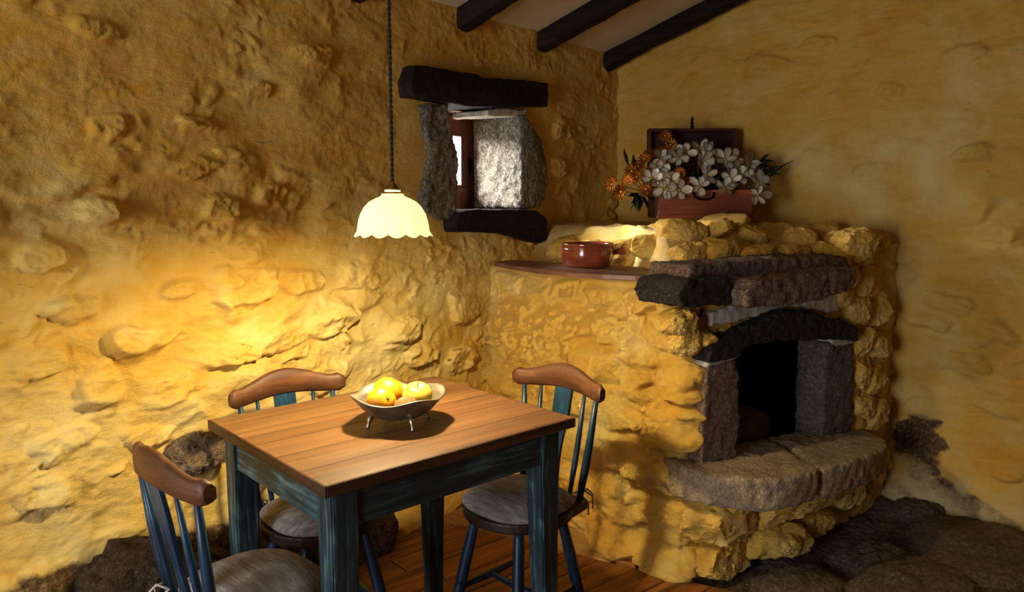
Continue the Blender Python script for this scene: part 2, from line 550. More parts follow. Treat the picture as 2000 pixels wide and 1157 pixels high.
# stones showing through the plaster of the left wall: x, z, width, height, how far proud
LSTONES = [(.82, 1.2, .13, .09, .022), (.95, 1.31, .12, .08, .016), (1.32, 1.31, .11, .09, .024), (1.38, 1.07, .25, .14, .022), (1.61, 1.06, .2, .1, .02),
           (1.51, .88, .24, .09, .02), (1.18, 1.08, .14, .07, .016), (1.49, 1.35, .15, .08, .016), (1.23, 1.43, .15, .06, .012), (.77, .92, .14, .1, .02),
           (.93, .82, .13, .15, .026), (1.72, .92, .2, .11, .02), (2.04, .81, .2, .12, .02), (2.18, .72, .18, .08, .018), (2.45, .88, .22, .14, .02),
           (1.86, 1.06, .2, .1, .018), (1.03, .95, .17, .1, .022), (.87, 1.05, .16, .08, .02), (1.13, .79, .22, .09, .018), (1.32, .86, .2, .08, .02),
           (1.07, .66, .15, .07, .016), (.83, .7, .17, .07, .016), (.76, .59, .15, .09, .016), (1.67, 1.81, .2, .07, .01), (1.46, 1.67, .16, .06, .01),
           (1.25, 1.56, .16, .035, .012), (1.35, 1.48, .1, .03, .01), (.98, 1.78, .15, .06, .01), (1.0, 1.53, .12, .07, .012), (1.71, .71, .2, .09, .018),
           (2.43, .66, .22, .13, .018), (3.21, 1.69, .2, .12, .012), (3.13, 1.5, .18, .12, .014), (2.36, .5, .24, .1, .016), (1.6, .6, .22, .1, .014)]
RSTONES = [(.48, 1.93, .2, .09, .010), (.41, 1.53, .16, .08, .010), (.74, 1.81, .12, .07, .008), (.47, .89, .2, .09, .012), (.39, .64, .24, .11, .012),
           (.5, .41, .22, .12, .012), (.25, .47, .18, .1, .012), (.81, 1.47, .16, .07, .010), (1.29, 1.97, .2, .1, .012), (.3, 1.2, .16, .08, .010),
           (1.06, 2.05, .16, .07, .01), (.23, .22, .2, .12, .02), (.30, .98, .13, .06, .01)]

def emboss(A, B, stones, seed, soften=1.0):
    """relief of stones half buried in the plaster and, per point, which stone it belongs to"""
    Hh = np.zeros(len(A)); ID = np.full(len(A), -1)
    r = np.random.RandomState(seed)
    for k, (a, b, w, h, p) in enumerate(stones):
        ph, tu, tv, rot, q = r.uniform(0, 6.28), r.uniform(-1, 1), r.uniform(-1, 1), r.uniform(-.25, .25), r.uniform(1.9, 3.0)
        i = np.nonzero((np.abs(A - a) < w * .95) & (np.abs(B - b) < h * 1.1))[0]
        if not len(i): continue
        Pk = np.stack([A[i] * 9, np.full(len(i), k * 3.7 + seed), B[i] * 12], 1)
        u0, v0 = (A[i] - a), (B[i] - b)
        u = (u0 * math.cos(rot) + v0 * math.sin(rot)) / (w / 2) + .34 * fbm(Pk, 3)
        v = (v0 * math.cos(rot) - u0 * math.sin(rot)) / (h / 2) + .34 * fbm(Pk + 50, 3)
        d = (np.abs(u) ** q + np.abs(v) ** q) ** (1 / q)
        soft = (.16 + .62 * (.5 + .5 * np.cos(np.arctan2(v, u) - ph))) * soften
        prof = 1 - sstep(1 - soft, 1.08, d)
        f1, f2, rr, of = worley(Pk * .9 + 3)
        t = p * prof * (1 + .55 * (tu * u + tv * v) + .8 * (rr[:, 3] - .5) * sstep(.0, .25, f2 - f1)) + .004 * prof * fbm(Pk * 3, 5, .68, True)
        Hh[i] = np.maximum(Hh[i], t)
        ID[i[d < 1.02]] = k
    return Hh, ID

def split_stones(name, V, Fq, ID, mat, attrs, make):
    """one continuous relief, cut so that each stone is a piece of its own, with a back"""
    full = mesh_np(name + '_full', V, Fq)
    nrm = np.empty(len(V) * 3, np.float32); full.vertices.foreach_get('normal', nrm); nrm = nrm.reshape(-1, 3)
    bpy.data.meshes.remove(full)
    fid = ID[Fq]
    same = (fid == fid[:, :1]).all(1)
    fid = np.where(same, fid[:, 0], -1)
    out = []
    for k in np.unique(fid):
        F = Fq[fid == k]
        if k >= 0 and len(F) < 12: continue
        used, inv = np.unique(F, return_inverse=True)
        F2 = inv.reshape(F.shape).astype(np.int32)
        v, n = V[used], nrm[used]
        if k >= 0:                                        # rim and back of the stone, inside the wall
            m = len(v)
            e = np.concatenate([F2[:, [0, 1]], F2[:, [1, 2]], F2[:, [2, 3]], F2[:, [3, 0]]])
            key = np.sort(e, 1); u_, c_ = np.unique(key, axis=0, return_counts=True)
            bset = {tuple(x) for x in u_[c_ == 1]}
            be = np.array([x for x, kk in zip(e, key) if tuple(kk) in bset])
            bv, binv = np.unique(be, return_inverse=True); be2 = binv.reshape(be.shape)
            back = v[bv] - n[bv] * .035
            cen = (v.mean(0) - n.mean(0) / np.linalg.norm(n.mean(0)) * .045)[None]
            V2 = np.concatenate([v, v[bv], back, cen]); m2 = m + len(bv); m3 = m2 + len(bv)
            skirt = np.stack([be2[:, 1] + m, be2[:, 0] + m, be2[:, 0] + m2, be2[:, 1] + m2], 1)
            me = bpy.data.meshes.new('stone')
            tri = np.stack([be2[:, 1] + m2, be2[:, 0] + m2, np.full(len(be2), m3)], 1)
            me.from_pydata(V2.tolist(), [], F2.tolist() + skirt.tolist() + tri.tolist())
            n2 = np.concatenate([n, n[bv], n[bv], -n.mean(0)[None]])
            idx = np.concatenate([used, used[bv], used[bv], used[:1]])
        else:
            me = mesh_np(name, v, F2); n2 = n; idx = used
        smooth(me)
        for an, av in attrs.items(): attr(me, an, av[idx])
        me.normals_split_custom_set_from_vertices(n2.tolist())
        out.append(make(k, me))
    return out

def grid_faces(nu, nv, keep=None):
    i = np.arange(nu * nv).reshape(nv, nu)
    F = np.stack([i[:-1, :-1], i[:-1, 1:], i[1:, 1:], i[1:, :-1]], -1).reshape(-1, 4)
    return F if keep is None else F[keep(F)]

def attr(me, name, vals):
    a = me.attributes.new(name, 'FLOAT', 'POINT'); a.data.foreach_set('value', np.asarray(vals, np.float32))

def ceil_z(y): return 2.105 + .335 * (YW - y)

# left wall
x = np.concatenate([np.linspace(-1.75, .35, 70), np.linspace(.355, 3.95, 700)])
z = np.linspace(-.12, 2.34, 480)
X, Z = np.meshgrid(x, z); X = X.ravel(); Z = Z.ravel()
P = np.stack([X, np.zeros_like(X), Z], 1)
low = .35 + .65 * (1 - sstep(1.15, 1.6, Z))
left = 1 - .5 * sstep(1.6, 2.4, X)
H = .016 * fbm(P * 1.9 + 3, 3) + .008 * fbm(P * np.array([4, 4, 6]) + 9, 3)
PW = P + .05 * np.stack([fbm(P * 3 + 40, 3), X * 0, fbm(P * 3 + 60, 3)], 1)
rs_ = np.stack([X * .95 - Z * .25, X * 0, Z * .95 + X * .25], 1)          # strokes run slightly uphill
patch = sstep(-.05, .45, fbm(P * 2.6 + 21, 3))
H += rubble(PW, .030, np.array([3.4, 1, 6.4]), .75) * low * left
patch2 = sstep(.0, .4, fbm(P * 3.3 + 71, 3))
H += rubble(PW * np.array([1, 1, 1.0]) + 23, .016, np.array([13., 1, 21.]), .9) * patch2 * (.35 + .65 * low)
H += rubble(PW + 11, .014, np.array([7.5, 1, 13.]), .8) * (.25 + .75 * low) * (.25 + .75 * patch)
H += .006 * (np.abs(fbm(rs_ * np.array([5, 1, 15]) + 7, 4, .55)) ** 1.0) * (.6 + .4 * low)
H += .0035 * fbm(P * np.array([20, 1, 26]) + 2, 5, .65, True) * patch * (.3 + .7 * low)
H += .0016 * fbm(P * 40, 4, .65)
EH, EID = emboss(X, Z, LSTONES, 5, .75)
H += EH
base = .36 - .42 * sstep(.95, 2.2, X) + .05 * fbm(P * 5, 2)
bare = 1 - sstep(-.03, .05, Z - base - .0)
H += .05 * (1 - sstep(-.25, .1, Z - base)) * sstep(-.2, .6, X)       # the wall foot spreads out over rough bedrock
for cx, cz, ww, hh in ((1.19, .575, .10, .07),):
    bare = np.maximum(bare, 1 - sstep(.6, 1.25, np.sqrt(((X - cx) / ww) ** 2 + ((Z - cz) / hh) ** 2)))
H *= 1 - .85 * sstep(2.03, 2.2, X) * (1 - sstep(3.0, 3.15, X)) * sstep(1.15, 1.22, Z) * (1 - sstep(1.85, 1.95, Z))
V = np.stack([X, YW - H, Z], 1)
nu, nv = len(x), len(z)
def keepL(F):
    c = V[F].mean(1)
    return ~((c[:, 0] > 2.36) & (c[:, 0] < 2.865) & (c[:, 2] > 1.27) & (c[:, 2] < 1.74))
Fq = grid_faces(nu, nv, keepL)
WM = {}
def mk(k, me):
    if k < 0:
        WM['w'] = obj(me.name, me, WM['mat'])
    else:
        WM.setdefault('s', []).append(obj('stone', me, WM['mat']))
def wall_build(name, V, Fq, ID, attrs):
    WM.clear(); WM['mat'] = M_PLASTER
    split_stones(name, V, Fq, ID, M_PLASTER, attrs, mk)
    for o in WM.get('s', []): o.parent = WM['w']
    return WM['w']
wall_left = wall_build('wall_left', V, Fq, EID, {'bare': bare, 'lime_or_light': np.zeros_like(bare)})
tag(wall_left, 'rough ochre plastered rubble wall behind the table, pierced by the small window', 'wall', kind='structure')

# right wall
y = np.concatenate([np.linspace(-1.45, -.65, 30), np.linspace(-.64, 2.25, 480)])
z = np.linspace(-.15, 3.35, 480)
Y, Z = np.meshgrid(y, z); Y = Y.ravel(); Z = Z.ravel()
P = np.stack([Y * 0 + 40, Y, Z], 1)
Q = np.stack([Y + 20, np.zeros_like(Y), Z], 1)
lowr = .35 + .65 * (1 - sstep(1.0, 1.6, Z))
H = .022 * fbm(P * 1.7, 3) + .010 * fbm(P * np.array([4, 4, 7]) + 9, 3)
Q = Q + .05 * np.stack([fbm(P * 3 + 40, 3), Y * 0, fbm(P * 3 + 60, 3)], 1)
H += rubble(Q, .026, np.array([3.2, 1, 6.6]), .8) * (.3 + .7 * lowr) + rubble(Q + 7, .010, np.array([7, 1, 14.]), .8) * (.35 + .65 * lowr)
qs = np.stack([Y * .95 - Z * .2, Y * 0, Z * .95 + Y * .2], 1)
H += .006 * np.abs(fbm(qs * np.array([4, 1, 14]) + 7, 4, .55))
H += .0016 * fbm(P * np.array([12, 9, 24]) + 2, 4, .6, True) + .0012 * fbm(P * 46, 3, .6)
EH, EID = emboss(Y, Z, RSTONES, 6, .7)
H += EH
bz = .10 + .10 * fbm(P * 2.3, 3)
bare = np.maximum(1 - sstep(-.05, .06, Z - bz + .08 * sstep(.5, .2, Y)), 1 - sstep(.55, 1.2, np.sqrt(((Y - .53) / .13) ** 2 + ((Z - .26) / .14) ** 2) + .55 * fbm(P * np.array([5, 5, 8]) + 4, 4)))
lime_or_light = (1 - sstep(.0, .62, Z + .22 * fbm(P * 2.2 + 8, 4))) * .62
H += .10 * (1 - sstep(-.05, .35, Z))
V = np.stack([XW - H, Y, Z], 1)
Fq = grid_faces(len(y), len(z), lambda F: V[F][:, :, 2].min(1) < ceil_z(V[F].mean(1)[:, 1]) + .1)[:, ::-1]
wall_right = wall_build('wall_right', V, Fq, EID, {'bare': bare, 'lime_or_light': lime_or_light})
tag(wall_right, 'ochre plastered gable wall behind the bread oven and flower chest', 'wall', kind='structure')

o = obj('stone', stone_me((.19, .14, .115), 321, 5, 2.6, 12, .09), M_FIELD, wall_left, (1.195, YW - .0, .575)); o['label'] = 'bare grey fieldstone'
for k, (px, py, pz, sx, sy, sz) in enumerate([(1.0, 2.06, .17, .50, .34, .42), (1.36, 2.09, .12, .34, .22, .40), (1.62, 2.10, .12, .26, .18, .34), (1.86, 2.11, .06, .30, .16, .22)]):
    o = obj('stone', stone_me((sx, sy, sz), 330 + k, 5, 2.6, 10, .08), M_BROWNROCK, wall_left, (px, py, pz)); o['label'] = 'bare brown bedrock at the foot of the wall'

# unseen end walls close the room; the left one has the doorway that lets the daylight in
bm = bmesh.new()
box_bm(-1.85, -1.70, -1.45, .66, -.1, 3.3, bm=bm); box_bm(-1.85, -1.70, 1.66, 2.3, -.1, 2.4, bm=bm); box_bm(-1.85, -1.70, .66, 1.66, 1.74, 2.7, bm=bm); box_bm(-1.85, -1.70, .66, 1.66, -.1, .26, bm=bm)
tag(obj('wall_side', bm, M_BROWNROCK), 'bare brown stone side wall with the open doorway', 'wall', kind='structure')
tag(obj('wall_back', box_bm(-1.85, 3.9, -1.55, -1.40, -.1, 3.4), M_BROWNROCK), 'bare brown stone wall behind the viewer', 'wall', kind='structure')

# ceiling: pale boards sloping up from the left wall, on dark beams
ceiling = obj('ceiling', prism_bm([(-1.9, -1.6), (3.95, -1.6), (3.95, 2.3), (-1.9, 2.3)], 0, .06), M_CEIL)
for v in ceiling.data.vertices: v.co.z += ceil_z(v.co.y)
tag(ceiling, 'pale sloping ceiling carried by dark beams', 'ceiling', kind='structure')
for k, bx in enumerate((1.88, 2.46, 3.02, 3.64)):
    bm = bmesh.new()
    bmesh.ops.create_cube(bm, size=1, matrix=Matrix.Translation((bx, .4, 0)) @ Matrix.Diagonal((.085, 3.7, .10, 1)))
    me = remesh(bm, .022, 1)
    me = roughen(me, .004, 14, k, .008, 3)
    for v in me.vertices: v.co.z += ceil_z(v.co.y) - .032
    me.materials.append(M_BEAM)
    obj('beam', me, M_BEAM, ceiling)

# ------------------------------------------------------------------ window
window_1 = thing('window_1', 'small deep window with granite jambs between two dark timbers', 'window', (2.6, YW, 1.5), kind='structure')
def win(name, me, mat, label=None):
    o = obj(name, me, mat, window_1); o.matrix_parent_inverse = Matrix.Translation((-2.6, -YW, -1.5))
    if label: o['label'] = label
    return o
def wall_poly(poly, y0, y1, voxel, amp, freq, seed, lump=.004, bev=.012, iters=2):
    """outline in the wall plane (x, z) extruded from y0 to y1, made rough"""
    bm = prism_bm([(a, b) for a, b in poly], 0, 1, 0)
    for v in bm.verts: v.co = Vector((v.co.x, y0 + (y1 - y0) * v.co.z, v.co.y))
    bmesh.ops.recalc_face_normals(bm, faces=bm.faces[:])
    me = remesh(bm, voxel, iters)
    return roughen(me, amp, freq, seed, lump, 7)
win('timber_lintel', wall_poly([(2.10, 1.72), (2.45, 1.715), (2.70, 1.737), (2.995, 1.768), (2.995, 1.872), (2.86, 1.868), (2.72, 1.858), (2.51, 1.838), (2.49, 1.850), (2.30, 1.845), (2.115, 1.838), (2.095, 1.78)], 2.055, 2.30, .008, .0025, 30, 1, .003, iters=0), M_TIMBER)
win('timber_sill', wall_poly([(2.335, 1.205), (2.50, 1.200), (2.68, 1.185), (2.85, 1.150), (2.93, 1.130), (2.985, 1.150), (2.985, 1.245), (2.90, 1.285), (2.70, 1.293), (2.45, 1.295), (2.36, 1.285), (2.325, 1.25)], 2.045, 2.26, .008, .003, 30, 2, .003, iters=0), M_TIMBER)
win('jamb_stone', wall_poly([(2.195, 1.70), (2.325, 1.712), (2.345, 1.62), (2.385, 1.53), (2.39, 1.44), (2.375, 1.36), (2.372, 1.262), (2.28, 1.25), (2.21, 1.29), (2.175, 1.345), (2.205, 1.43), (2.225, 1.52), (2.205, 1.62)], 2.082, 2.33, .0075, .007, 32, 3, .004), M_GRAN_JAMB)
bm = bmesh.new()
poly = [(2.585, 1.675), (2.70, 1.705), (2.82, 1.710), (2.92, 1.68), (3.0, 1.59), (3.045, 1.48), (3.04, 1.38), (2.985, 1.312), (2.84, 1.302), (2.55, 1.30)]
# right jamb: broad rounded face, its flank running back to the window frame
bm = prism_bm([(2.808, 2.074), (2.93, 2.068), (3.04, 2.085), (3.04, 2.33), (2.79, 2.345), (2.795, 2.22)], 1.298, 1.715)
for v in bm.verts: pass
me = remesh(bm, .0075, 2)
n_ = len(me.vertices); co = np.empty(n_ * 3, np.float32); me.vertices.foreach_get('co', co); co = co.reshape(-1, 3)
t = (co[:, 2] - 1.298) / .417
edge = np.interp(t, [0, .1, .25, .5, .75, .92, 1.0], [2.975, 3.015, 3.04, 3.042, 2.985, 2.90, 2.84])
s = np.clip((co[:, 0] - 2.84) / .2, 0, 1.2)
co[:, 0] = np.where(co[:, 0] > 2.84, 2.84 + s * (edge - 2.84), co[:, 0] + .012 * np.sin(t * 3.0))
me.vertices.foreach_set('co', co.astype(np.float32).ravel()); me.update()
win('jamb_stone', roughen(me, .007, 32, 4, .004, 7), M_GRAN_JAMB)
# reveal: whitewashed tunnel round the opening
bm = bmesh.new()
box_bm(2.20, 3.05, 2.135, 2.62, 1.73, 1.90, bm=bm); box_bm(2.20, 3.05, 2.135, 2.62, 1.10, 1.288, bm=bm)
box_bm(2.15, 2.352, 2.15, 2.62, 1.2, 1.86, bm=bm); box_bm(2.845, 3.05, 2.135, 2.62, 1.2, 1.86, bm=bm)
win('reveal', bm, M_MORTAR, 'whitewashed plaster lining of the window recess')
win('mortar', wall_poly([(2.60, 1.69), (2.70, 1.70), (2.88, 1.712), (2.89, 1.745), (2.72, 1.738), (2.60, 1.72)], 2.095, 2.3, .008, .003, 30, 6), M_MORTAR)
fr = bmesh.new()
GY0, GY1 = 2.375, 2.415
for (a, b, c, d) in ((2.352, 2.842, 1.64, 1.735), (2.352, 2.842, 1.285, 1.395), (2.352, 2.43, 1.395, 1.64), (2.742, 2.842, 1.395, 1.64)):
    box_bm(a, b, GY0, GY1, c, d, .003, bm=fr)
wf = win('window_frame', fr, M_WFRAME, 'red-brown wooden frame')
st = bmesh.new()
for (a, b, c, d) in ((2.425, 2.747, 1.628, 1.642), (2.425, 2.747, 1.393, 1.405), (2.422, 2.436, 1.40, 1.64), (2.737, 2.749, 1.40, 1.64)):
    box_bm(a, b, GY0 - .008, GY0 + .006, c, d, .002, bm=st)
win('bead', st, M_WFRAME)
win('pane', box_bm(2.425, 2.747, 2.394, 2.398, 1.39, 1.645), M_GLASS)
win('window_bar', tube_bm([(2.728, 2.44, 1.38), (2.728, 2.44, 1.66)], .006, 8), M_IRON, 'thin dark bar outside the pane')
hb = tube_bm([(2.80, GY0 - .006, 1.45), (2.80, GY0 - .006, 1.53)], .007, 8)
win('hinge', hb, M_IRON)

# ------------------------------------------------------------------ floor
floor = thing('floor', 'wooden plank floor under the table meeting the stone floor before the oven', 'floor', kind='structure')
fa = math.radians(-13)
ud = Vector((math.cos(fa), math.sin(fa))); vd = Vector((-math.sin(fa), math.cos(fa)))
def clip(poly, a, b, c):
    out = []
    for i, p in enumerate(poly):
        q = poly[(i + 1) % len(poly)]
        dp = a * p[0] + b * p[1] - c; dq = a * q[0] + b * q[1] - c
        if dp <= 0: out.append(p)
        if dp * dq < 0:
            t = dp / (dp - dq); out.append((p[0] + (q[0] - p[0]) * t, p[1] + (q[1] - p[1]) * t))
    return out
def plank(poly, mat, ang, z=0.0, label=None):
    cx = sum(p[0] for p in poly) / len(poly); cy = sum(p[1] for p in poly) / len(poly)
    c, s = math.cos(-ang), math.sin(-ang)
    loc = [((p[0] - cx) * c - (p[1] - cy) * s, (p[0] - cx) * s + (p[1] - cy) * c) for p in poly]
    o = obj('plank', prism_bm(loc, -.025, 0, .0025), mat, floor, (cx, cy, z))
    o.rotation_euler = (0, 0, ang)
    if label: o['label'] = label
    return o
pr = random.Random(5)
row = -2.2
while row < 2.8:
    w = pr.uniform(.105, .135)
    u = -2.3 + pr.uniform(0, 1)
    while u < 3.0:
        L = pr.uniform(1.3, 2.2)
        g = .0022
        quad = [ud * a + vd * b for a, b in ((u + g, row + g), (u + L - g, row + g), (u + L - g, row + w - g), (u + g, row + w - g))]
        poly = [(p.x, p.y) for p in quad]
        for (a, b, c) in ((1, .15, 2.555), (0, 1, 2.10), (-1, 0, 1.70), (0, -1, 1.40)):
            poly = clip(poly, a, b, c)
            if not poly: break
        if poly and len(poly) > 2:
            ar = abs(sum(poly[i][0] * poly[(i + 1) % len(poly)][1] - poly[(i + 1) % len(poly)][0] * poly[i][1] for i in range(len(poly)))) / 2
            if ar > .004:
                plank(poly, M_PLANK, fa, pr.uniform(-.0015, .0015))
        u += L
    row += w
plank([(2.355, 1.325), (2.50, 1.30), (2.58, 1.65), (2.66, 2.10), (2.245, 2.10)], M_PALEPLANK, 0, 0.001, 'wide pale plank along the oven')
plank([(2.385, 1.235), (2.50, 1.225), (2.515, 1.29), (2.372, 1.312)], M_PLANK, math.radians(-80), .004, 'short thick board end beside the oven foot')

obj('subfloor', box_bm(-1.75, 2.7, -1.45, 2.3, -.16, -.03), M_FLOORSTONE, floor)
# stone floor
xs = np.linspace(2.2, 3.95, 260); ys = np.linspace(-1.45, 1.4, 400)
X, Y = np.meshgrid(xs, ys); X = X.ravel(); Y = Y.ravel()
P = np.stack([X, Y, X * 0], 1)
Hh = rubble(P + 3, .03, np.array([2.4, 2.6, 1]), .5) + .018 * fbm(P * 4, 4) + .006 * fbm(P * 18, 4, .6, True) - .03
Hh -= .06 * (1 - sstep(2.25, 2.42, X + .45 * (Y - 1.0)))
V = np.stack([X, Y, Hh], 1)
me = mesh_np('bedrock', V, grid_faces(len(xs), len(ys))); smooth(me)
obj('bedrock', me, M_FLOORSTONE, floor)['label'] = 'dark uneven stone floor'
for k, (px, py, sx, sy, a) in enumerate([(3.32, .24, .62, .46, .3), (2.86, .40, .52, .34, -.2), (3.42, -.20, .5, .44, .8), (2.78, .02, .46, .44, .1), (3.1, -.30, .5, .4, .5), (2.62, .72, .34, .22, -.4), (3.0, .58, .34, .16, -.5), (3.62, .5, .26, .2, 0)]):
    o = obj('stone', stone_me((sx, sy, .13), 400 + k, 5, 3.4, 8, .07, .12), M_FLOORSTONE, floor, (px, py, -.045)); o.rotation_euler = (0, 0, a)
# boards and rock beyond the frame on the near side are covered by the planks

# ------------------------------------------------------------------ oven
oven = thing('bread_oven', 'plastered stone bread oven in the corner with a black mouth and granite hearth ledge', 'oven', (2.95, 1.45, 0))
OV = Matrix.Translation((-2.95, -1.45, 0))
def ov(name, me, mat, label=None, mtx=None):
    o = obj(name, me, mat, oven)
    o.matrix_parent_inverse = OV
    if mtx is not None: o.matrix_basis = mtx
    if label: o['label'] = label
    return o
fang = math.radians(-18)
F0 = Vector((2.50, 1.02, 0)); fd = Vector((math.cos(fang), math.sin(fang), 0)); fnv = Vector((math.sin(fang), -math.cos(fang), 0))
def FL(s, off, zz): return F0 + fd * s + fnv * off + Vector((0, 0, zz))
FM = Matrix(((fd.x, -fnv.x, 0, F0.x), (fd.y, -fnv.y, 0, F0.y), (0, 0, 1, 0), (0, 0, 0, 1)))     # front frame: x = s, y = depth into the oven
outline = [(2.64, 2.20), (2.60, 2.0), (2.54, 1.75), (2.49, 1.45), (2.435, 1.15), (2.425, 1.085), (2.455, 1.055)] + [tuple((F0 + fd * s)[:2]) for s in (.03, .1, .3, .5, .7, .85, .98)] + [(3.53, .70), (3.66, .675), (3.80, .66)]
pts = np.array(outline)
seg = np.r_[0, np.cumsum(np.linalg.norm(np.diff(pts, axis=0), axis=1))]
U = np.linspace(0, seg[-1], 440)
ox = np.interp(U, seg, pts[:, 0]); oy = np.interp(U, seg, pts[:, 1])
tx = np.gradient(ox); ty = np.gradient(oy); ln = np.hypot(tx, ty); nx, ny = ty / ln * -1, -tx / ln * -1
nx, ny = ty / ln, -tx / ln                                   # outward
chk = nx * (3.755 - ox) + ny * (2.113 - oy)
sg = np.where(chk > 0, -1, 1); nx, ny = nx * sg, ny * sg
k_ = np.ones(15) / 15
nx = np.convolve(np.pad(nx, 7, 'edge'), k_, 'valid'); ny = np.convolve(np.pad(ny, 7, 'edge'), k_, 'valid')
uf = U / seg[-1]
# targets on the two walls, behind the oven
tl = np.array([(2.64, 2.22), (3.86, 2.22), (3.86, .66)]); ts = np.array([0, .42, 1.0])
gx = np.interp(uf, ts, tl[:, 0]); gy = np.interp(uf, ts, tl[:, 1])
sfront = (ox - F0.x) * fd.x + (oy - F0.y) * fd.y
is_left = 1 - sstep(seg[4] - .1, seg[4] + .05, U)
top_z = np.interp(uf, [0, .30, .40, .44, .55, .75, .85, 1.0], [1.045, 1.045, 1.045, 1.06, 1.08, 1.10, 1.13, 1.15])
vs = np.linspace(0, 1, 170); vt = np.linspace(0, 1, 150)[1:]
rows = []; norms = []
for v in vs:
    zz = -.06 + (top_z + .06) * v
    fl = .02 * (1 - np.clip(zz / .3, 0, 1))                      # splays a little at the foot
    rows.append(np.stack([ox + nx * fl, oy + ny * fl, zz], 1)); norms.append(np.stack([nx, ny, 0 * nx], 1))
for v in vt:
    px = ox + (gx - ox) * v; py = oy + (gy - oy) * v
    d = np.hypot(px - ox, py - oy)
    ledge = is_left * .38 + (1 - is_left) * .10
    rise = sstep(0, 1, (d - ledge) / (.34 * is_left + .40 * (1 - is_left)))
    zz = top_z + (1.225 - top_z) * rise + .03 * np.exp(-((px - 3.12) ** 2 + (py - 1.26) ** 2) / .02)
    rows.append(np.stack([px, py, zz], 1))
    b = np.clip(v / .06, 0, 1)
    n3 = np.stack([nx * (1 - b), ny * (1 - b), np.full_like(nx, b)], 1); norms.append(n3 / np.linalg.norm(n3, axis=1)[:, None])
nrow = len(rows)
V = np.concatenate(rows); NN = np.concatenate(norms)
Sc = np.array([4.2, 4.2, 6.6])
FSTONES = []
fr2 = random.Random(9)
for zz, hh, cuts_ in ((.975, .10, (.10, .32, .50, .66, .86, 1.02, 1.20)), (.855, .13, (.14, .44, .72, .96, 1.2)), (.71, .15, (.10, .38, .60, .84, 1.02, 1.22)), (.545, .17, (.13, .46, .76, 1.0, 1.22)), (.375, .16, (.10, .40, .66, .92, 1.2)), (.20, .18, (.14, .44, .74, 1.0, 1.24)), (.05, .13, (.10, .36, .70, .98, 1.22))):
    for a_, b_ in zip(cuts_, cuts_[1:]):
        m_ = (a_ + b_) / 2
        pp = fr2.uniform(.006, .015) if m_ < .80 else fr2.uniform(.024, .046)
        FSTONES.append((m_, zz + fr2.uniform(-.012, .012), (b_ - a_) * 1.0, hh * 1.02, pp))
Uall_len = np.tile(U, len(rows))
EHo, EIDo = emboss(np.where(np.repeat(np.r_[np.zeros(len(vs)), np.ones(len(vt))], len(U)) > 0, -9, Uall_len), V[:, 2], FSTONES, 8, .5)
H = rubble(V + 31, .012, np.array([13., 13, 19.]), .9) * sstep(.0, .4, fbm(V * 3.3 + 71, 3)) + rubble(V * 1.0 + 5, .026, Sc, .6) + rubble(V + 2, .014, Sc * 2.2, .7) + .014 * fbm(V * 3, 3) + .003 * fbm(V * 16, 4, .6, True) + .002 * fbm(V * 46, 3)
isTop = np.repeat(np.r_[np.zeros(len(vs)), np.ones(len(vt))], len(U))
Uall = np.tile(uf, nrow)
lefttop = (Uall < .40) & (isTop > 0)
damp = np.where(isTop > 0, .45, 1.0)
dE = np.hypot(V[:, 0] - np.tile(ox, nrow), V[:, 1] - np.tile(oy, nrow))
damp = np.where(lefttop & (dE < .42), .10, damp)
damp = damp * (1 - .8 * sstep(.93, 1.0, V[:, 2]) * (Uall < .42) * (isTop == 0))
strokes = .006 * np.abs(fbm(V * np.array([5, 5, 15]) + 7, 4, .55))
V = V + NN * ((H + strokes) * damp + EHo - .012)[:, None]
sl = np.tile(sfront, nrow)
Fc = grid_faces(len(U), nrow)
c = V[Fc].mean(1); cs = (c[:, 0] - F0.x) * fd.x + (c[:, 1] - F0.y) * fd.y
vrow = Fc[:, 0] // len(U)
hole = (vrow < len(vs) - 1) & (cs > .0) & (cs < .80) & (c[:, 2] > .36) & (c[:, 2] < .86) & (Uall[Fc[:, 0]] > .42)
Fk = Fc[~hole]
tst = mesh_np('tst', V, Fk[:500]); 
if tst.polygons[0].normal.dot(Vector(NN[Fk[0][0]])) < 0: Fk = Fk[:, ::-1]
bpy.data.meshes.remove(tst)
toplight_stain = isTop * np.clip(dE / .10, 0, 1) * .46  # oven top tinted paler, window light put into its colour
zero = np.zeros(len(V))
toplight_stain = np.maximum(toplight_stain, (isTop == 0) * (1 - sstep(.02, .30, V[:, 2])) * .42)
split_stones('body', V, Fk, EIDo, M_PLASTER, {'bare': zero, 'lime_or_light': toplight_stain}, lambda k, me: ov('body' if k < 0 else 'stone', me, M_PLASTER, 'ochre plastered masonry body' if k < 0 else None))

# chamber
bm = bmesh.new()
for a in ((-.02, .85, .98, 1.02, .30, .95), (-.06, -.02, .02, 1.0, .30, .95), (.83, .88, .02, 1.0, .30, .95), (-.06, .88, .02, 1.0, .90, .96), (-.06, .88, -.02, 1.0, .30, .36)):
    box_bm(*a, bm=bm)
ov('chamber', bm, M_SOOT, 'soot black inside of the oven', FM)

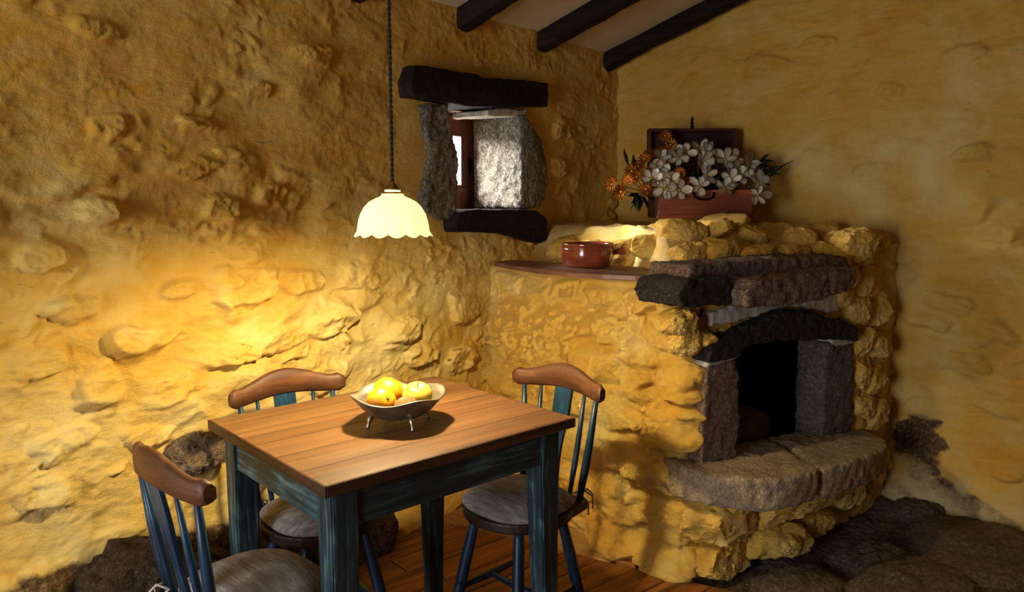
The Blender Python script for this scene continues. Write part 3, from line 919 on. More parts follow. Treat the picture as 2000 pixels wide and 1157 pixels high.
def front_rock(name, poly, y0, y1, mat, seed, voxel=.010, amp=.006, freq=26, lump=.006, label=None, iters=2):
    """outline (s, z) on the oven front, from depth y0 (negative = proud) to y1"""
    bm = prism_bm(poly, 0, 1)
    for v in bm.verts: v.co = Vector((v.co.x, y0 + (y1 - y0) * v.co.z, v.co.y))
    bmesh.ops.recalc_face_normals(bm, faces=bm.faces[:])
    me = roughen(remesh(bm, voxel, iters), amp, freq, seed, lump, 6)
    return ov(name, me, mat, label, FM)
front_rock('jamb_stone', [(-.062, .42), (.128, .405), (.132, .55), (.118, .70), (.105, .775), (-.05, .765), (-.068, .60)], -.03, .24, M_GRAN_SLAB, 11, label='brown granite door post')
front_rock('jamb_stone', [(.690, .36), (.905, .345), (.885, .55), (.865, .755), (.680, .765), (.676, .55)], -.015, .12, M_GRAN_POST, 12, label='grey granite door post')
front_rock('arch_stone', [(-.075, .790), (.10, .785), (.13, .815), (.30, .825), (.50, .805), (.66, .790), (.83, .765), (.835, .82), (.76, .850), (.60, .885), (.43, .925), (.33, .930), (.22, .905), (.05, .880), (-.06, .855)], -.05, .24, M_GRAN_DARK, 13, amp=.008, label='sooty arched stone over the mouth')
front_rock('lintel_slab', [(-.015, .985), (.30, .972), (.60, 1.0), (.628, 1.03), (.615, 1.085), (.30, 1.075), (.03, 1.072), (-.02, 1.04)], -.155, .05, M_GRAN_SLAB, 14, amp=.008, label='brown granite slab above the arch')
front_rock('lintel_slab', [(-.265, 1.0), (-.03, .985), (-.02, 1.06), (-.06, 1.085), (-.25, 1.085), (-.28, 1.04)], -.10, .10, M_GRAN_DARK, 15, amp=.007, label='short dark end stone of the lintel')
front_rock('lintel_slab', [(-.18, 1.045), (.30, 1.05), (.72, 1.055), (.755, 1.08), (.74, 1.115), (.40, 1.128), (.10, 1.122), (-.17, 1.125)], -.045, .14, M_GRAN_SLAB, 16, amp=.009, label='back slab of the lintel')
front_rock('mortar', [(-.02, .90), (.20, .915), (.35, .94), (.50, .925), (.68, .895), (.74, .90), (.72, .975), (.45, .985), (.10, .975), (-.03, .95)], -.02, .05, M_MORTAR, 17, amp=.004, label='pale mortar between slab and arch')
front_rock('mortar', [(-.055, .765), (.108, .775), (.105, .797), (-.06, .793)], -.034, .1, M_MORTAR, 18, amp=.003, label='pale mortar on the left post')
front_rock('mortar', [(.70, .752), (.868, .74), (.872, .772), (.70, .785)], -.020, .1, M_MORTAR, 19, amp=.003, label='pale mortar on the right post')

def ledge(poly, z0, z1, seed, label):
    bm = prism_bm([(a, -b) for a, b in poly], z0, z1, .018, 2)
    me = remesh(bm, .010, 3)
    co = np.empty(len(me.vertices) * 3, np.float32); me.vertices.foreach_get('co', co); co = co.reshape(-1, 3)
    co[:, 2] += .040 - .065 * (co[:, 0] + .14) / 1.1
    me.vertices.foreach_set('co', co.ravel()); me.update()
    ov('hearth_slab', roughen(me, .006, 28, seed, .004, 7), M_GRAN_LEDGE, label, FM)
ledge([(-.135, -.10), (.44, -.10), (.425, .02), (.36, .12), (.285, .262), (.18, .268), (.06, .255), (-.05, .20), (-.12, .12), (-.15, .04)], .268, .388, 21, 'left half of the rounded hearth ledge')
ledge([(.448, -.10), (.95, -.10), (.985, .03), (.93, .14), (.82, .205), (.65, .245), (.48, .262), (.305, .262), (.37, .12), (.433, .02)], .268, .388, 22, 'right half of the rounded hearth ledge')

def ostone(pos, size, seed, mat=M_OVENPL, rz=0.0, rx=0.0, ry=0.0, sub=5, boxy=3.0, rough=.07, cuts=10, label=None, depth=.22):
    o = ov('stone', stone_me(size, seed, sub, boxy, cuts, rough, depth), mat, label)
    o.location = pos; o.rotation_euler = (rx, ry, rz)
    return o
# flat stone in the mouth
ostone(FL(.34, -.26, .425), (.50, .36, .19), 500, M_FIELD, fang + .1, -.10, .16, 5, 2.6, .05, label='flat pale stone lying in the mouth')
fr_ = random.Random(4)
sd = 520
for s, zz, w, hh in ((-.13, .86, .12, .09), (-.16, .93, .16, .08)):
    ostone(FL(s, -.01, zz), (w, .10, hh), sd, rz=fang); sd += 1
# right cheek of the front
for s, zz, w, hh in ((.93, 1.13, .20, .14), (.80, 1.02, .16, .11), (.98, .99, .20, .13), (.90, .88, .15, .12), (1.05, .86, .15, .14), (.97, .74, .16, .13), (1.08, .71, .14, .12), (.96, .60, .13, .12), (1.07, .56, .15, .14), (.98, .46, .12, .12), (1.09, .40, .14, .13), (1.0, .24, .18, .16), (1.1, .12, .16, .16), (.78, .94, .14, .08)):
    ostone(FL(s, -.05, zz), (w * 1.15, .16, hh * 1.1), sd, depth=.34, rz=fang + fr_.uniform(-.25, .25), ry=fr_.uniform(-.25, .25), rx=fr_.uniform(-.25, .25), rough=.08, boxy=4.5, cuts=16); sd += 1
# foot under the hearth ledge
for s, off, zz, w, d_, hh in ((.08, .045, .20, .36, .22, .18), (.40, .085, .215, .44, .24, .15), (.64, .04, .19, .30, .2, .17), (.30, .085, .075, .30, .22, .13), (.55, .055, .07, .24, .18, .10), (.80, .02, .14, .28, .2, .22), (.06, .03, .05, .26, .2, .13)):
    ostone(FL(s, off - .035, zz), (w, d_, hh), sd, depth=.34, boxy=4.2, cuts=16, rz=fang + fr_.uniform(-.1, .1), ry=fr_.uniform(-.1, .1), rough=.08, sub=5); sd += 1
# loose looking stones along the top edge
Vtop = V[isTop > 0]
def top_at(px, py): return float(Vtop[np.argmin((Vtop[:, 0] - px) ** 2 + (Vtop[:, 1] - py) ** 2), 2])
for px, py, dz, w, d_, h_, a in ((2.86, 1.56, .035, .20, .13, .14, -1.1), (2.77, 1.40, .02, .15, .12, .09, -.9), (2.83, 1.30, .03, .18, .13, .11, -.5), (2.90, 1.72, .03, .16, .12, .11, -1.3), (2.95, 1.93, .02, .17, .12, .09, -1.4),
                                 (2.72, 1.22, .015, .15, .10, .08, -.4), (2.86, 1.14, .03, .21, .12, .11, fang), (2.98, 1.05, .03, .20, .12, .11, fang), (3.15, .985, .03, .19, .13, .11, fang), (3.00, 1.22, .02, .18, .13, .08, .2), (3.16, 1.13, .02, .18, .13, .08, -.2),
                                 (3.36, 1.00, .04, .15, .13, .11, .5), (3.33, .88, .03, .18, .14, .13, -.4), (3.50, .86, .05, .20, .16, .14, .1), (3.60, .95, .03, .18, .14, .10, .7), (3.62, .78, .02, .2, .16, .14, .3),
                                 (2.98, 1.45, -.03, .20, .16, .08, .4), (3.17, 1.27, .015, .26, .20, .06, 0.2)):
    ostone((px, py, top_at(px, py) + dz * .45 - .022), (w * 1.05, d_ * 1.1, h_), sd, rz=a, rx=fr_.uniform(-.25, .25), ry=fr_.uniform(-.3, .3), rough=.07, boxy=4, cuts=16, depth=.34); sd += 1

# ------------------------------------------------------------------ shelf board and pot
bt = thing('shelf_board', 'reddish wooden board with rounded front edge lying on the oven ledge under the pot', 'shelf', (2.60, 1.65, 1.048))
poly = [(2.72, 2.06), (2.60, 2.065), (2.50, 1.90), (2.43, 1.72), (2.40, 1.55), (2.395, 1.40), (2.42, 1.28), (2.47, 1.20), (2.54, 1.175), (2.62, 1.19), (2.70, 1.24), (2.74, 1.40), (2.75, 1.7)]
obj('board', prism_bm([(a - 2.60, b - 1.65) for a, b in poly], 0, .020, .004, 2), M_BOARD, bt)
ZB = 1.068
pot = thing('casserole', 'glazed red-brown clay casserole with a stub handle on the wooden board', 'pot', (2.635, 1.61, ZB))
prof = [(.0, .004), (.07, .004), (.085, .0), (.092, .006), (.101, .030), (.104, .055), (.102, .078), (.104, .086), (.107, .092), (.104, .096), (.099, .092), (.096, .075), (.096, .04), (.085, .016), (.0, .012)]
obj('bowl', lathe_bm(prof, 48), M_GLAZE, pot)
ring = [(.1042, .067), (.1055, .069), (.1055, .073), (.1042, .075)]
obj('ridge', lathe_bm(ring, 48), M_GLAZE, pot)
ha = math.radians(-47)
hd = Vector((math.cos(ha), math.sin(ha), 0))
hb = tube_bm([hd * .095 + Vector((0, 0, .056)), hd * .115 + Vector((0, 0, .058)), hd * .130 + Vector((0, 0, .060)), hd * .146 + Vector((0, 0, .062)), hd * .157 + Vector((0, 0, .063)), hd * .162 + Vector((0, 0, .063))], [.015, .011, .013, .018, .015, .004], 16)
obj('handle', hb, M_GLAZE, pot)

# ------------------------------------------------------------------ chest with flowers
crz = math.atan2(rt.y, rt.x) + .0
CB = Vector((3.277, 1.386, 1.252))
chest = thing('flower_chest', 'small open reddish wooden chest standing on top of the oven, full of flowers', 'chest', CB, crz)
CWH, CD, CH, TH = .212, .27, .128, .012
def cpart(name, bm, mat, label=None, parent=None):
    o = obj(name, bm, mat, parent or chest)
    if label: o['label'] = label
    return o
cpart('front_panel', box_bm(-CWH, CWH, 0, TH, .004, CH, .002), M_CHEST)
cpart('back_panel', box_bm(-CWH, CWH, CD - TH, CD, .004, CH, .002), M_CHESTLID)
for sx in (-1, 1):
    cpart('side_panel', box_bm(min(sx * CWH, sx * (CWH - TH)), max(sx * CWH, sx * (CWH - TH)), TH, CD - TH, .004, CH, .002), M_CHESTLID)
cpart('bottom_panel', box_bm(-CWH, CWH, 0, CD, 0, .010), M_CHESTLID)
cpart('bottom_molding', box_bm(-CWH - .006, CWH + .006, -.006, .0, 0, .016, .002), M_CHEST)
lid = cpart('lid', box_bm(-CWH, CWH, .030, .042, 0, .298, .002), M_CHESTLID, 'open lid leaning back against the wall')
bm = bmesh.new()
box_bm(-CWH, -CWH + .014, -.014, .030, 0, .298, .002, bm=bm); box_bm(CWH - .014, CWH, -.014, .030, 0, .298, .002, bm=bm); box_bm(-CWH, CWH, -.014, .030, .284, .298, .002, bm=bm)
cpart('lid_rim', bm, M_CHESTLID, None, lid)
for k in (.10, .19): cpart('lid_board', box_bm(-CWH + .015, CWH - .015, .024, .031, k - .087, k, .002), M_CHESTLID, None, lid)
hs = tube_bm([(-.0, .0, .295), (0, 0, .312), (0, -.002, .316), (0, -.002, .328), (0, -.002, .334), (0, -.002, .344), (0, -.002, .350), (0, -.002, .356)], [.010, .010, .006, .008, .005, .007, .004, .002], 10)
cpart('hasp', hs, M_IRON, 'black metal hasp on top of the lid', lid)
lid.location = (0, CD - .005, CH); lid.rotation_euler = (math.radians(-7), 0, 0)
lk = bmesh.new()
tube_bm([(-.075, -.014, .112), (-.072, -.016, .090), (-.045, -.018, .080), (-.01, -.018, .080), (.012, -.016, .092), (.015, -.014, .112)], .005, 8, lk)
lk2 = cpart('clasp', lk, M_IRON, 'curved dark metal handle on the chest front')
lk2.location = (.02, .006, .005)

def petal_me(L, Wd, cup, notch=.0, nu=5, nv=5):
    bm = bmesh.new(); g = []
    for i in range(nu):
        t = i / (nu - 1); w = Wd * (math.sin(math.pi * (t * .80 + .10)) ** .8) * (.35 + .65 * t ** .6)
        r = []
        for j in range(nv):
            q = j / (nv - 1) * 2 - 1
            x_ = L * (t - notch * t * (1 - abs(q)) * .3 + .0)
            r.append(bm.verts.new((x_ - .10 * L * q * q * t, q * w / 2, cup * L * (t * t * .9) + .22 * w * q * q * (1 - .4 * t))))
        g.append(r)
    for i in range(nu - 1):
        for j in range(nv - 1):
            f = bm.faces.new((g[i][j], g[i + 1][j], g[i + 1][j + 1], g[i][j + 1])); f.smooth = True
    me = bpy.data.meshes.new('petal'); 
    r_ = bmesh.ops.solidify(bm, geom=bm.faces[:], thickness=.0009)
    bm.to_mesh(me); bm.free(); return me
WP = [petal_me(.052, .046, .35, .4), petal_me(.044, .038, .55, .4), petal_me(.046, .040, .15, .4)]
for m in WP: m.materials.append(M_WPETAL)
def dome_me(r, h, mat):
    bm = lathe_bm([(r, 0), (r * .9, h * .5), (r * .5, h * .9), (.0004, h)], 10); me = bpy.data.meshes.new('centre'); bm.to_mesh(me); bm.free(); me.materials.append(mat); return me
WC = dome_me(.007, .008, M_YCORE)
def daisy_me():
    bm = bmesh.new()
    for ring, (n, L, cup) in enumerate(((13, .026, .25), (11, .020, .6))):
        pm = petal_me(L, .0085, cup, 0, 4, 3)
        for k in range(n):
            t2 = bmesh.new(); t2.from_mesh(pm)
            t2.transform(Matrix.Rotation(2 * math.pi * (k + ring * .5) / n, 4, 'Z') @ Matrix.Translation((.004, 0, .002 * ring)))
            tm = bpy.data.meshes.new('t'); t2.to_mesh(tm); t2.free(); bm.from_mesh(tm); bpy.data.meshes.remove(tm)
    me = bpy.data.meshes.new('petals'); bm.to_mesh(me); bm.free(); me.materials.append(M_OPETAL); smooth(me); return me
DP = daisy_me(); DC = dome_me(.006, .006, M_OCORE)

def flower(name, label, cat, u, v, w, face, kind, root, rs, group, size=1.0):
    """u along the chest front, v depth, w height over its foot; face = direction the blossom looks"""
    head = CB + rt * u + Vector((math.cos(YAW), math.sin(YAW), 0)) * v + Vector((0, 0, w))
    t = thing(name, label, cat, head, 0, group)
    q = Vector(face).normalized().to_track_quat('Z', 'Y').to_matrix().to_4x4()
    if kind == 'white':
        for k in range(5):
            o = obj('petal', WP[rs.randrange(3)], None, t)
            o.matrix_basis = q @ Matrix.Rotation(2 * math.pi * k / 5 + rs.uniform(-.2, .2), 4, 'Z') @ Matrix.Rotation(rs.uniform(-.35, .2), 4, 'Y') @ Matrix.Translation((.003, 0, .001 * (k % 2))) @ Matrix.Scale(size * rs.uniform(.9, 1.1), 4)
        o = obj('centre', WC, None, t); o.matrix_basis = q
    else:
        o = obj('petals', DP, None, t); o.matrix_basis = q @ Matrix.Scale(size * rs.uniform(.95, 1.1), 4)
        o = obj('centre', DC, None, t); o.matrix_basis = q @ Matrix.Translation((0, 0, .004))
    # stem back into the chest
    r0 = CB + rt * root[0] + Vector((math.cos(YAW), math.sin(YAW), 0)) * root[1] + Vector((0, 0, root[2])) - head
    mid = r0 * .5 + Vector(face).normalized() * -.02 + Vector((0, 0, .015))
    obj('stem', tube_bm([Vector(face).normalized() * -.002, mid * .5 + Vector(face).normalized() * -.012, mid, r0], .0016, 5), M_STEMG, t)
    return t

TOC = Vector((-fw.x, -fw.y, 0)).normalized()      # towards the room
WL = [((-.183, .10, .271), 'white blossom at upper left, in front of the lid corner'), ((-.112, .08, .272), 'white blossom left of the tallest one, before the dark lid'),
      ((-.068, .12, .299), 'large white blossom just left of the topmost one'), ((.002, .14, .318), 'topmost white blossom, standing out against the dark lid'),
      ((-.005, .06, .26), 'white blossom directly below the topmost one'), ((.043, .13, .30), 'small tufted white blossom right of the topmost one'),
      ((.108, .10, .267), 'white blossom with a gold centre right of the middle, before the lid'), ((.152, .12, .261), 'white blossom in front of the lid right edge'),
      ((.216, .10, .249), 'white blossom at upper right beside the dark leaves'), ((-.211, .04, .215), 'greyish white blossom upright among the orange ones'),
      ((-.244, .0, .18), 'big flat white blossom at the left front corner of the chest'), ((-.173, .03, .198), 'white blossom right of the greyish upright one'),
      ((-.156, -.01, .166), 'white blossom touching the orange pair at centre left'), ((-.190, -.02, .136), 'low white blossom on the front rim, left end'),
      ((-.127, -.03, .127), 'lowest white blossom left of the clasp, hanging over the rim'), ((-.005, -.02, .190), 'large round white blossom at the middle, facing the room'),
      ((-.036, -.03, .144), 'small white blossom hanging above the clasp'), ((.072, -.03, .136), 'white star-shaped blossom hanging over the rim right of the clasp'),
      ((.137, .04, .216), 'white blossom at top of the dense right cluster'), ((.158, .02, .192), 'white blossom in the middle of the dense right cluster'),
      ((.205, .03, .194), 'cream blossom on the right side of the dense right cluster'), ((.108, -.01, .172), 'white blossom at the lower left of the dense right cluster'),
      ((.228, .0, .163), 'cream blossom at the right end of the rim'), ((.228, -.02, .105), 'lowest cream blossom drooping down the chest right corner')]
rs = random.Random(11)
for (u, v, w), lab in WL:
    face = TOC * 1.0 + rt * (u * 1.6 + rs.uniform(-.45, .45)) + Vector((0, 0, rs.uniform(.0, .7)))
    flower('white_flower', lab, 'flower', u, v, w, face, 'white', (max(-.19, min(.19, u * .75)), .12, .06), rs, 'white flowers in the chest', 1.12)
OL = [((-.344, .03, .168), 'orange daisy left of the white corner blossom, under the upright dark leaf'), ((-.378, .0, .119), 'lowest orange daisy at the far left of the chest'),
      ((-.418, .02, .154), 'orange daisy farthest out to the left'), ((-.293, .08, .235), 'orange daisy halfway up the left column of daisies'),
      ((-.259, .10, .268), 'orange daisy near the top of the left column of daisies'), ((-.232, .13, .290), 'small orange daisy topping the left column beside the lid'),
      ((-.303, .04, .185), 'orange daisy in the thick of the left bunch'), ((-.271, .05, .207), 'deep orange daisy just above the white corner blossom'),
      ((-.273, -.02, .132), 'open orange daisy under the white corner blossom'), ((-.174, .15, .301), 'orange daisy peeping out behind the upper left white blossom'),
      ((-.118, .02, .202), 'orange daisy among white blossoms at centre left'), ((-.104, -.01, .156), 'wide open orange daisy over the rim at centre left'),
      ((-.15, .2, .381), 'highest orange daisy seen against the lid'), ((-.126, .19, .339), 'pale orange daisy right below the highest one'),
      ((-.325, .06, .212), 'orange daisy on the outer edge of the left column')]
for (u, v, w), lab in OL:
    face = TOC + rt * (u * 1.5 + rs.uniform(-.4, .4)) + Vector((0, 0, rs.uniform(-.1, .6)))
    flower('orange_daisy', lab, 'flower', u, v, w, face, 'orange', (max(-.19, u * .7), .12, .07), rs, 'orange daisies in the chest', 1.2)
LM = []
for k, (L, Wd) in enumerate(((.055, .024), (.07, .03), (.045, .010))):
    m = petal_me(L, Wd, .2, -.6, 6, 3); m.name = 'leaf'; m.materials.append(M_LEAF); LM.append(m)
LV = [((-.335, .10, .24), 'upright dark leaf sprig behind the orange bunch', 3, 1), ((-.315, .0, .115), 'dark leaf sprig hanging below the orange bunch', 7, 1), ((.275, .12, .262), 'dark leaf sprig sticking out at upper right', 9, 0),
      ((.300, .09, .215), 'dark leaf sprig right of the cream cluster', 8, 0), ((.385, .12, .241), 'thin green sprig reaching farthest right', 6, 2), ((-.056, .06, .181), 'dark leaf sprig inside, left of the round middle blossom', 9, 0),
      ((.070, .08, .217), 'dark leaf sprig inside, right of the round middle blossom', 9, 0), ((-.143, .20, .345), 'slender sprig under the highest orange daisy', 6, 2), ((.04, .02, .16), 'dark leaf sprig along the front rim at the middle', 8, 0),
      ((-.20, .09, .225), 'dark leaf sprig behind the greyish white blossom', 8, 0), ((.18, .14, .20), 'dark leaf sprig behind the dense right cluster', 8, 0), ((-.10, .10, .22), 'dark leaf sprig at centre left behind the daisies', 8, 0)]
for (u, v, w), lab, n, kind in LV:
    head = CB + rt * u + Vector((math.cos(YAW), math.sin(YAW), 0)) * v + Vector((0, 0, w))
    t = thing('leaf_sprig', lab, 'leaves', head, 0, 'leaf sprigs in the chest')
    r0 = CB + rt * max(-.19, min(.19, u * .7)) + Vector((math.cos(YAW), math.sin(YAW), 0)) * .12 + Vector((0, 0, .07)) - head
    obj('stem', tube_bm([(0, 0, 0), r0 * .4 + Vector((0, 0, .02)), r0], .0018, 5), M_STEMG, t)
    for k in range(n):
        f = k / max(1, n - 1)
        o = obj('leaf', LM[kind], None, t)
        d = (rt * (rs.uniform(-1, 1) + (1.0 if u > .2 else -.3 if u < -.2 else 0)) + TOC * rs.uniform(-.2, .9) + Vector((0, 0, rs.uniform(-.5, 1)))).normalized()
        if kind == 1: d = (rt * rs.uniform(-.5, .3) + TOC * .2 + Vector((0, 0, 1 if w > .2 else rs.uniform(-1.2, .2)))).normalized()
        o.matrix_basis = Matrix.Translation(r0 * (.35 * f)) @ d.to_track_quat('X', 'Z').to_matrix().to_4x4() @ Matrix.Rotation(rs.uniform(-1.5, 1.5), 4, 'X')

# ------------------------------------------------------------------ table
TC = Vector((1.374, 1.437, 0)); trz = math.radians(-11.0)
table = thing('dining_table', 'small wooden table with worn teal painted legs and plain brown plank top', 'table', TC, trz)
TL, TW, TT = .37, .318, .76
def tp(name, bm, mat, label=None):
    o = obj(name, bm, mat, table)
    if label: o['label'] = label
    return o
cuts = [-TW, -.205, -.085, .03, .145, .235, TW]
for a, b in zip(cuts, cuts[1:]):
    bm = box_bm(-TL + .005, TL - .005, max(a, -TW + .005) + .0009, min(b, TW - .005) - .0009, TT - .024, TT, 0)
    tp('table_board', bm, M_TOP)
for sx in (-1, 1):
    xa, xb = sorted((sx * TL, sx * (TL - .0048))); tp('edge_band', box_bm(xa, xb, -TW, TW, TT - .026, TT, .0012), M_EDGE_Y, 'dark brown edge of the top')
    ya, yb = sorted((sx * TW, sx * (TW - .0048))); tp('edge_band', box_bm(-TL + .0048, TL - .0048, ya, yb, TT - .026, TT, .0012), M_TOPEDGE, 'dark brown edge of the top')
bm = bmesh.new()
LI = .030
for sx in (-1, 1):
    for sy in (-1, 1):
        x0, y0 = sx * (TL - LI), sy * (TW - LI)
        b2 = bmesh.new(); cs_ = []
        for zz, t_ in ((.0, .046), (.62, .066), (.735, .066)):
            xa, xb = sorted((x0, x0 - sx * t_)); ya, yb = sorted((y0, y0 - sy * t_))
            cs_.append([b2.verts.new(p) for p in ((xa, ya, zz), (xb, ya, zz), (xb, yb, zz), (xa, yb, zz))])
        for A, B in zip(cs_, cs_[1:]):
            for k in range(4): b2.faces.new((A[k], A[(k + 1) % 4], B[(k + 1) % 4], B[k]))
        b2.faces.new(cs_[0][::-1]); b2.faces.new(cs_[-1])
        bmesh.ops.recalc_face_normals(b2, faces=b2.faces[:])
        bmesh.ops.bevel(b2, geom=[e for e in b2.edges if abs((e.verts[0].co - e.verts[1].co).z) > .05], offset=.004, segments=2, affect='EDGES')
        tp('leg', b2, M_TEAL_V)
ap = .095
for sy in (-1, 1):
    ya, yb = sorted((sy * (TW - LI - .006), sy * (TW - LI - .026)))
    tp('apron', box_bm(-TL + LI + .05, TL - LI - .05, ya, yb, .735 - ap, .735, .0015), M_TEAL_H)
for sx in (-1, 1):
    xa, xb = sorted((sx * (TL - LI - .006), sx * (TL - LI - .026)))
    tp('apron', box_bm(xa, xb, -TW + LI + .05, TW - LI - .05, .735 - ap, .735, .0015), M_TEAL_LIT_Y)

# ------------------------------------------------------------------ chairs
RZ0, RZ1 = .725, .795
def make_chair():
    t = thing('dining_chair', 'x', 'chair')
    # seat: round front, straight back
    poly = []
    for k in range(33):
        a = -math.radians(118) + math.radians(236) * k / 32
        poly.append((.165 * math.cos(a) * 1.0, .168 * math.sin(a)))
    poly = [(x_, y_) for x_, y_ in poly] + [(-.165, .135), (-.165, -.135)]
    obj('seat', prism_bm(poly, .405, .435, .006, 2), M_SEAT, t)
    # crest rail
    nu, bm = 25, bmesh.new(); rg = []
    for k in range(nu):
        q = k / (nu - 1) * 2 - 1
        yy = q * .182
        xx = -.208 + .040 * q * q
        topz = .780 + .020 * math.cos(q * math.pi * 1.0) + (.012 if abs(q) > .8 else 0) * ((abs(q) - .8) / .2) + .004
        botz = .722 + .006 * math.cos(q * math.pi)
        if abs(q) > .93:
            s_ = (abs(q) - .93) / .07; topz -= .014 * s_ * s_; botz += .010 * s_ * s_
        th = .0125
        ring = []
        for (dx, zz) in ((-th, botz + .006), (-th * .5, botz), (th * .5, botz), (th, botz + .006), (th * 1.05, (botz + topz) / 2), (th, topz - .008), (th * .4, topz), (-th * .4, topz), (-th, topz - .008), (-th * 1.05, (botz + topz) / 2)):
            lean = -.02 * (zz - .75)
            ring.append(bm.verts.new((xx + dx + lean, yy, zz)))
        rg.append(ring)
    for ring in rg:
        for v in ring: v.co.z += .024
    for A, B in zip(rg, rg[1:]):
        for k in range(len(A)):
            f = bm.faces.new((A[k], B[k], B[(k + 1) % len(A)], A[(k + 1) % len(A)])); f.smooth = True
    bm.faces.new(rg[0]); bm.faces.new(rg[-1][::-1])
    bmesh.ops.recalc_face_normals(bm, faces=bm.faces[:])
    obj('crest_rail', bm, M_RAIL, t)
    for y0, y1, r in ((-.118, -.150, .0115), (-.078, -.090, .0085), (.078, .090, .0085), (.118, .150, .0115)):
        q = y1 / .182
        x0, x1 = -.142, -.208 + .040 * q * q
        p = [Vector((x0, y0, .430)), Vector((x0 + (x1 - x0) * .35, y0 + (y1 - y0) * .35, .53)), Vector((x0 + (x1 - x0) * .6, y0 + (y1 - y0) * .6, .61)), Vector((x1, y1, .756))]
        obj('spindle', tube_bm(p, [r * .8, r * 1.1, r, r * .62], 10), M_BLUE, t)
    # splat: waisted flat board
    bm = bmesh.new(); sec = []
    for k in range(14):
        f = k / 13; zz = .430 + .324 * f
        hw = .030 - .012 * math.sin(math.pi * min(1, f * 1.35)) + .004 * f
        xx = -.142 + (-.206 + .142) * f
        sec.append([bm.verts.new((xx - .005, -hw, zz)), bm.verts.new((xx - .005, hw, zz)), bm.verts.new((xx + .005, hw, zz)), bm.verts.new((xx + .005, -hw, zz))])
    for A, B in zip(sec, sec[1:]):
        for k in range(4): bm.faces.new((A[k], A[(k + 1) % 4], B[(k + 1) % 4], B[k]))
    bm.faces.new(sec[0][::-1]); bm.faces.new(sec[-1]); bmesh.ops.recalc_face_normals(bm, faces=bm.faces[:])
    obj('splat', bm, M_BLUE, t)
    legs = {}
    for sx in (-1, 1):
        for sy in (-1, 1):
            a = Vector((sx * .088, sy * .088, .408)); b = Vector((sx * .158 - .004, sy * .150, .0))
            fs = [0, .08, .3, .52, .55, .57, .59, .62, .8, 1.0]
            rr = [.013, .015, .0175, .018, .0185, .014, .0185, .0165, .0135, .0105]
            obj('leg', tube_bm([a.lerp(b, f) for f in fs], rr, 10), M_BLUE, t)
            legs[sx, sy] = a.lerp(b, .60)
    for sy in (-1, 1):
        A, B = legs[-1, sy], legs[1, sy]
        obj('stretcher', tube_bm([A, A.lerp(B, .3), A.lerp(B, .5), A.lerp(B, .7), B], [.007, .011, .013, .011, .007], 8), M_BLUE, t)
    A, B = (legs[-1, -1] + legs[1, -1]) / 2, (legs[-1, 1] + legs[1, 1]) / 2
    obj('stretcher', tube_bm([A, A.lerp(B, .5), B], [.008, .012, .008], 8), M_BLUE, t)
    return t
def make_cushion():
    t = thing('seat_cushion', 'x', 'cushion')
    bm = bmesh.new()
    nu, nr = 40, 9; rings = []
    for j in range(nr):
        f = j / (nr - 1)
        ring_t = []
        for k in range(nu):
            a = 2 * math.pi * k / nu
            r = .158 / (abs(math.cos(a)) ** 2.6 + abs(math.sin(a)) ** 2.6) ** (1 / 2.6)
            x_, y_ = r * math.cos(a), r * math.sin(a)
            if x_ < -.13: x_ = -.13 + (x_ + .13) * .35
            prof_r = math.sin(f * math.pi / 2) ** .6 if j else 0
            hgt = .036 * (1 - (f ** 5)) + .004 * math.sin(3 * a + 5 * f) * (1 - f) * f * 2
            ring_t.append((x_ * f, y_ * f, .012 + hgt))
        rings.append(ring_t)
    vv = [[bm.verts.new(p) for p in r] for r in rings[1:]]
    c = bm.verts.new((0, 0, .049))
    for k in range(nu): bm.faces.new((c, vv[0][k], vv[0][(k + 1) % nu]))
    for A, B in zip(vv, vv[1:]):
        for k in range(nu): bm.faces.new((A[k], B[k], B[(k + 1) % nu], A[(k + 1) % nu]))
    lo = [bm.verts.new((v.co.x * .95, v.co.y * .95, .001)) for v in vv[-1]]
    for k in range(nu): bm.faces.new((vv[-1][k], lo[k], lo[(k + 1) % nu], vv[-1][(k + 1) % nu]))
    bm.faces.new(lo[::-1])
    bmesh.ops.recalc_face_normals(bm, faces=bm.faces[:])
    for f in bm.faces: f.smooth = True
    obj('cover', bm, M_CLOTH, t)
    for sy in (-1, 1):
        b2 = bmesh.new()
        tube_bm([(-.135, sy * .10, .018), (-.150, sy * .105, .020), (-.160, sy * .118, .004), (-.178, sy * .125, -.015), (-.185, sy * .12, -.06)], .003, 6, b2)
        tube_bm([(-.150, sy * .105, .020), (-.168, sy * .128, .030), (-.182, sy * .138, .012), (-.176, sy * .145, -.03)], .003, 6, b2)
        tube_bm([(-.150, sy * .105, .020), (-.155, sy * .13, .028), (-.165, sy * .15, .015), (-.160, sy * .158, -.01)], .0028, 6, b2)
        obj('tie', b2, M_RIBBON, t)
    return t
def copy_tree(o, parent=None):
    c = o.copy(); COL.objects.link(c)
    if parent is not None: c.parent = parent
    for ch in list(o.children): copy_tree(ch, c)
    return c
CH = [((.969, 1.49), -7, 'blue spindle-back chair at the near left end of the table, back towards the room', 'grey linen cushion on the near chair at the left end of the table'),
      ((1.757, 1.305), 172, 'blue spindle-back chair at the right end of the table before the oven', 'grey linen cushion on the chair before the oven'),
      ((1.345, 1.715), -101, 'blue spindle-back chair behind the table, between it and the rough wall', 'grey linen cushion mostly hidden, on the chair between table and wall')]
c0, k0 = make_chair(), make_cushion()
chairs = [(c0, k0)] + [(copy_tree(c0), copy_tree(k0)) for _ in (1, 2)]
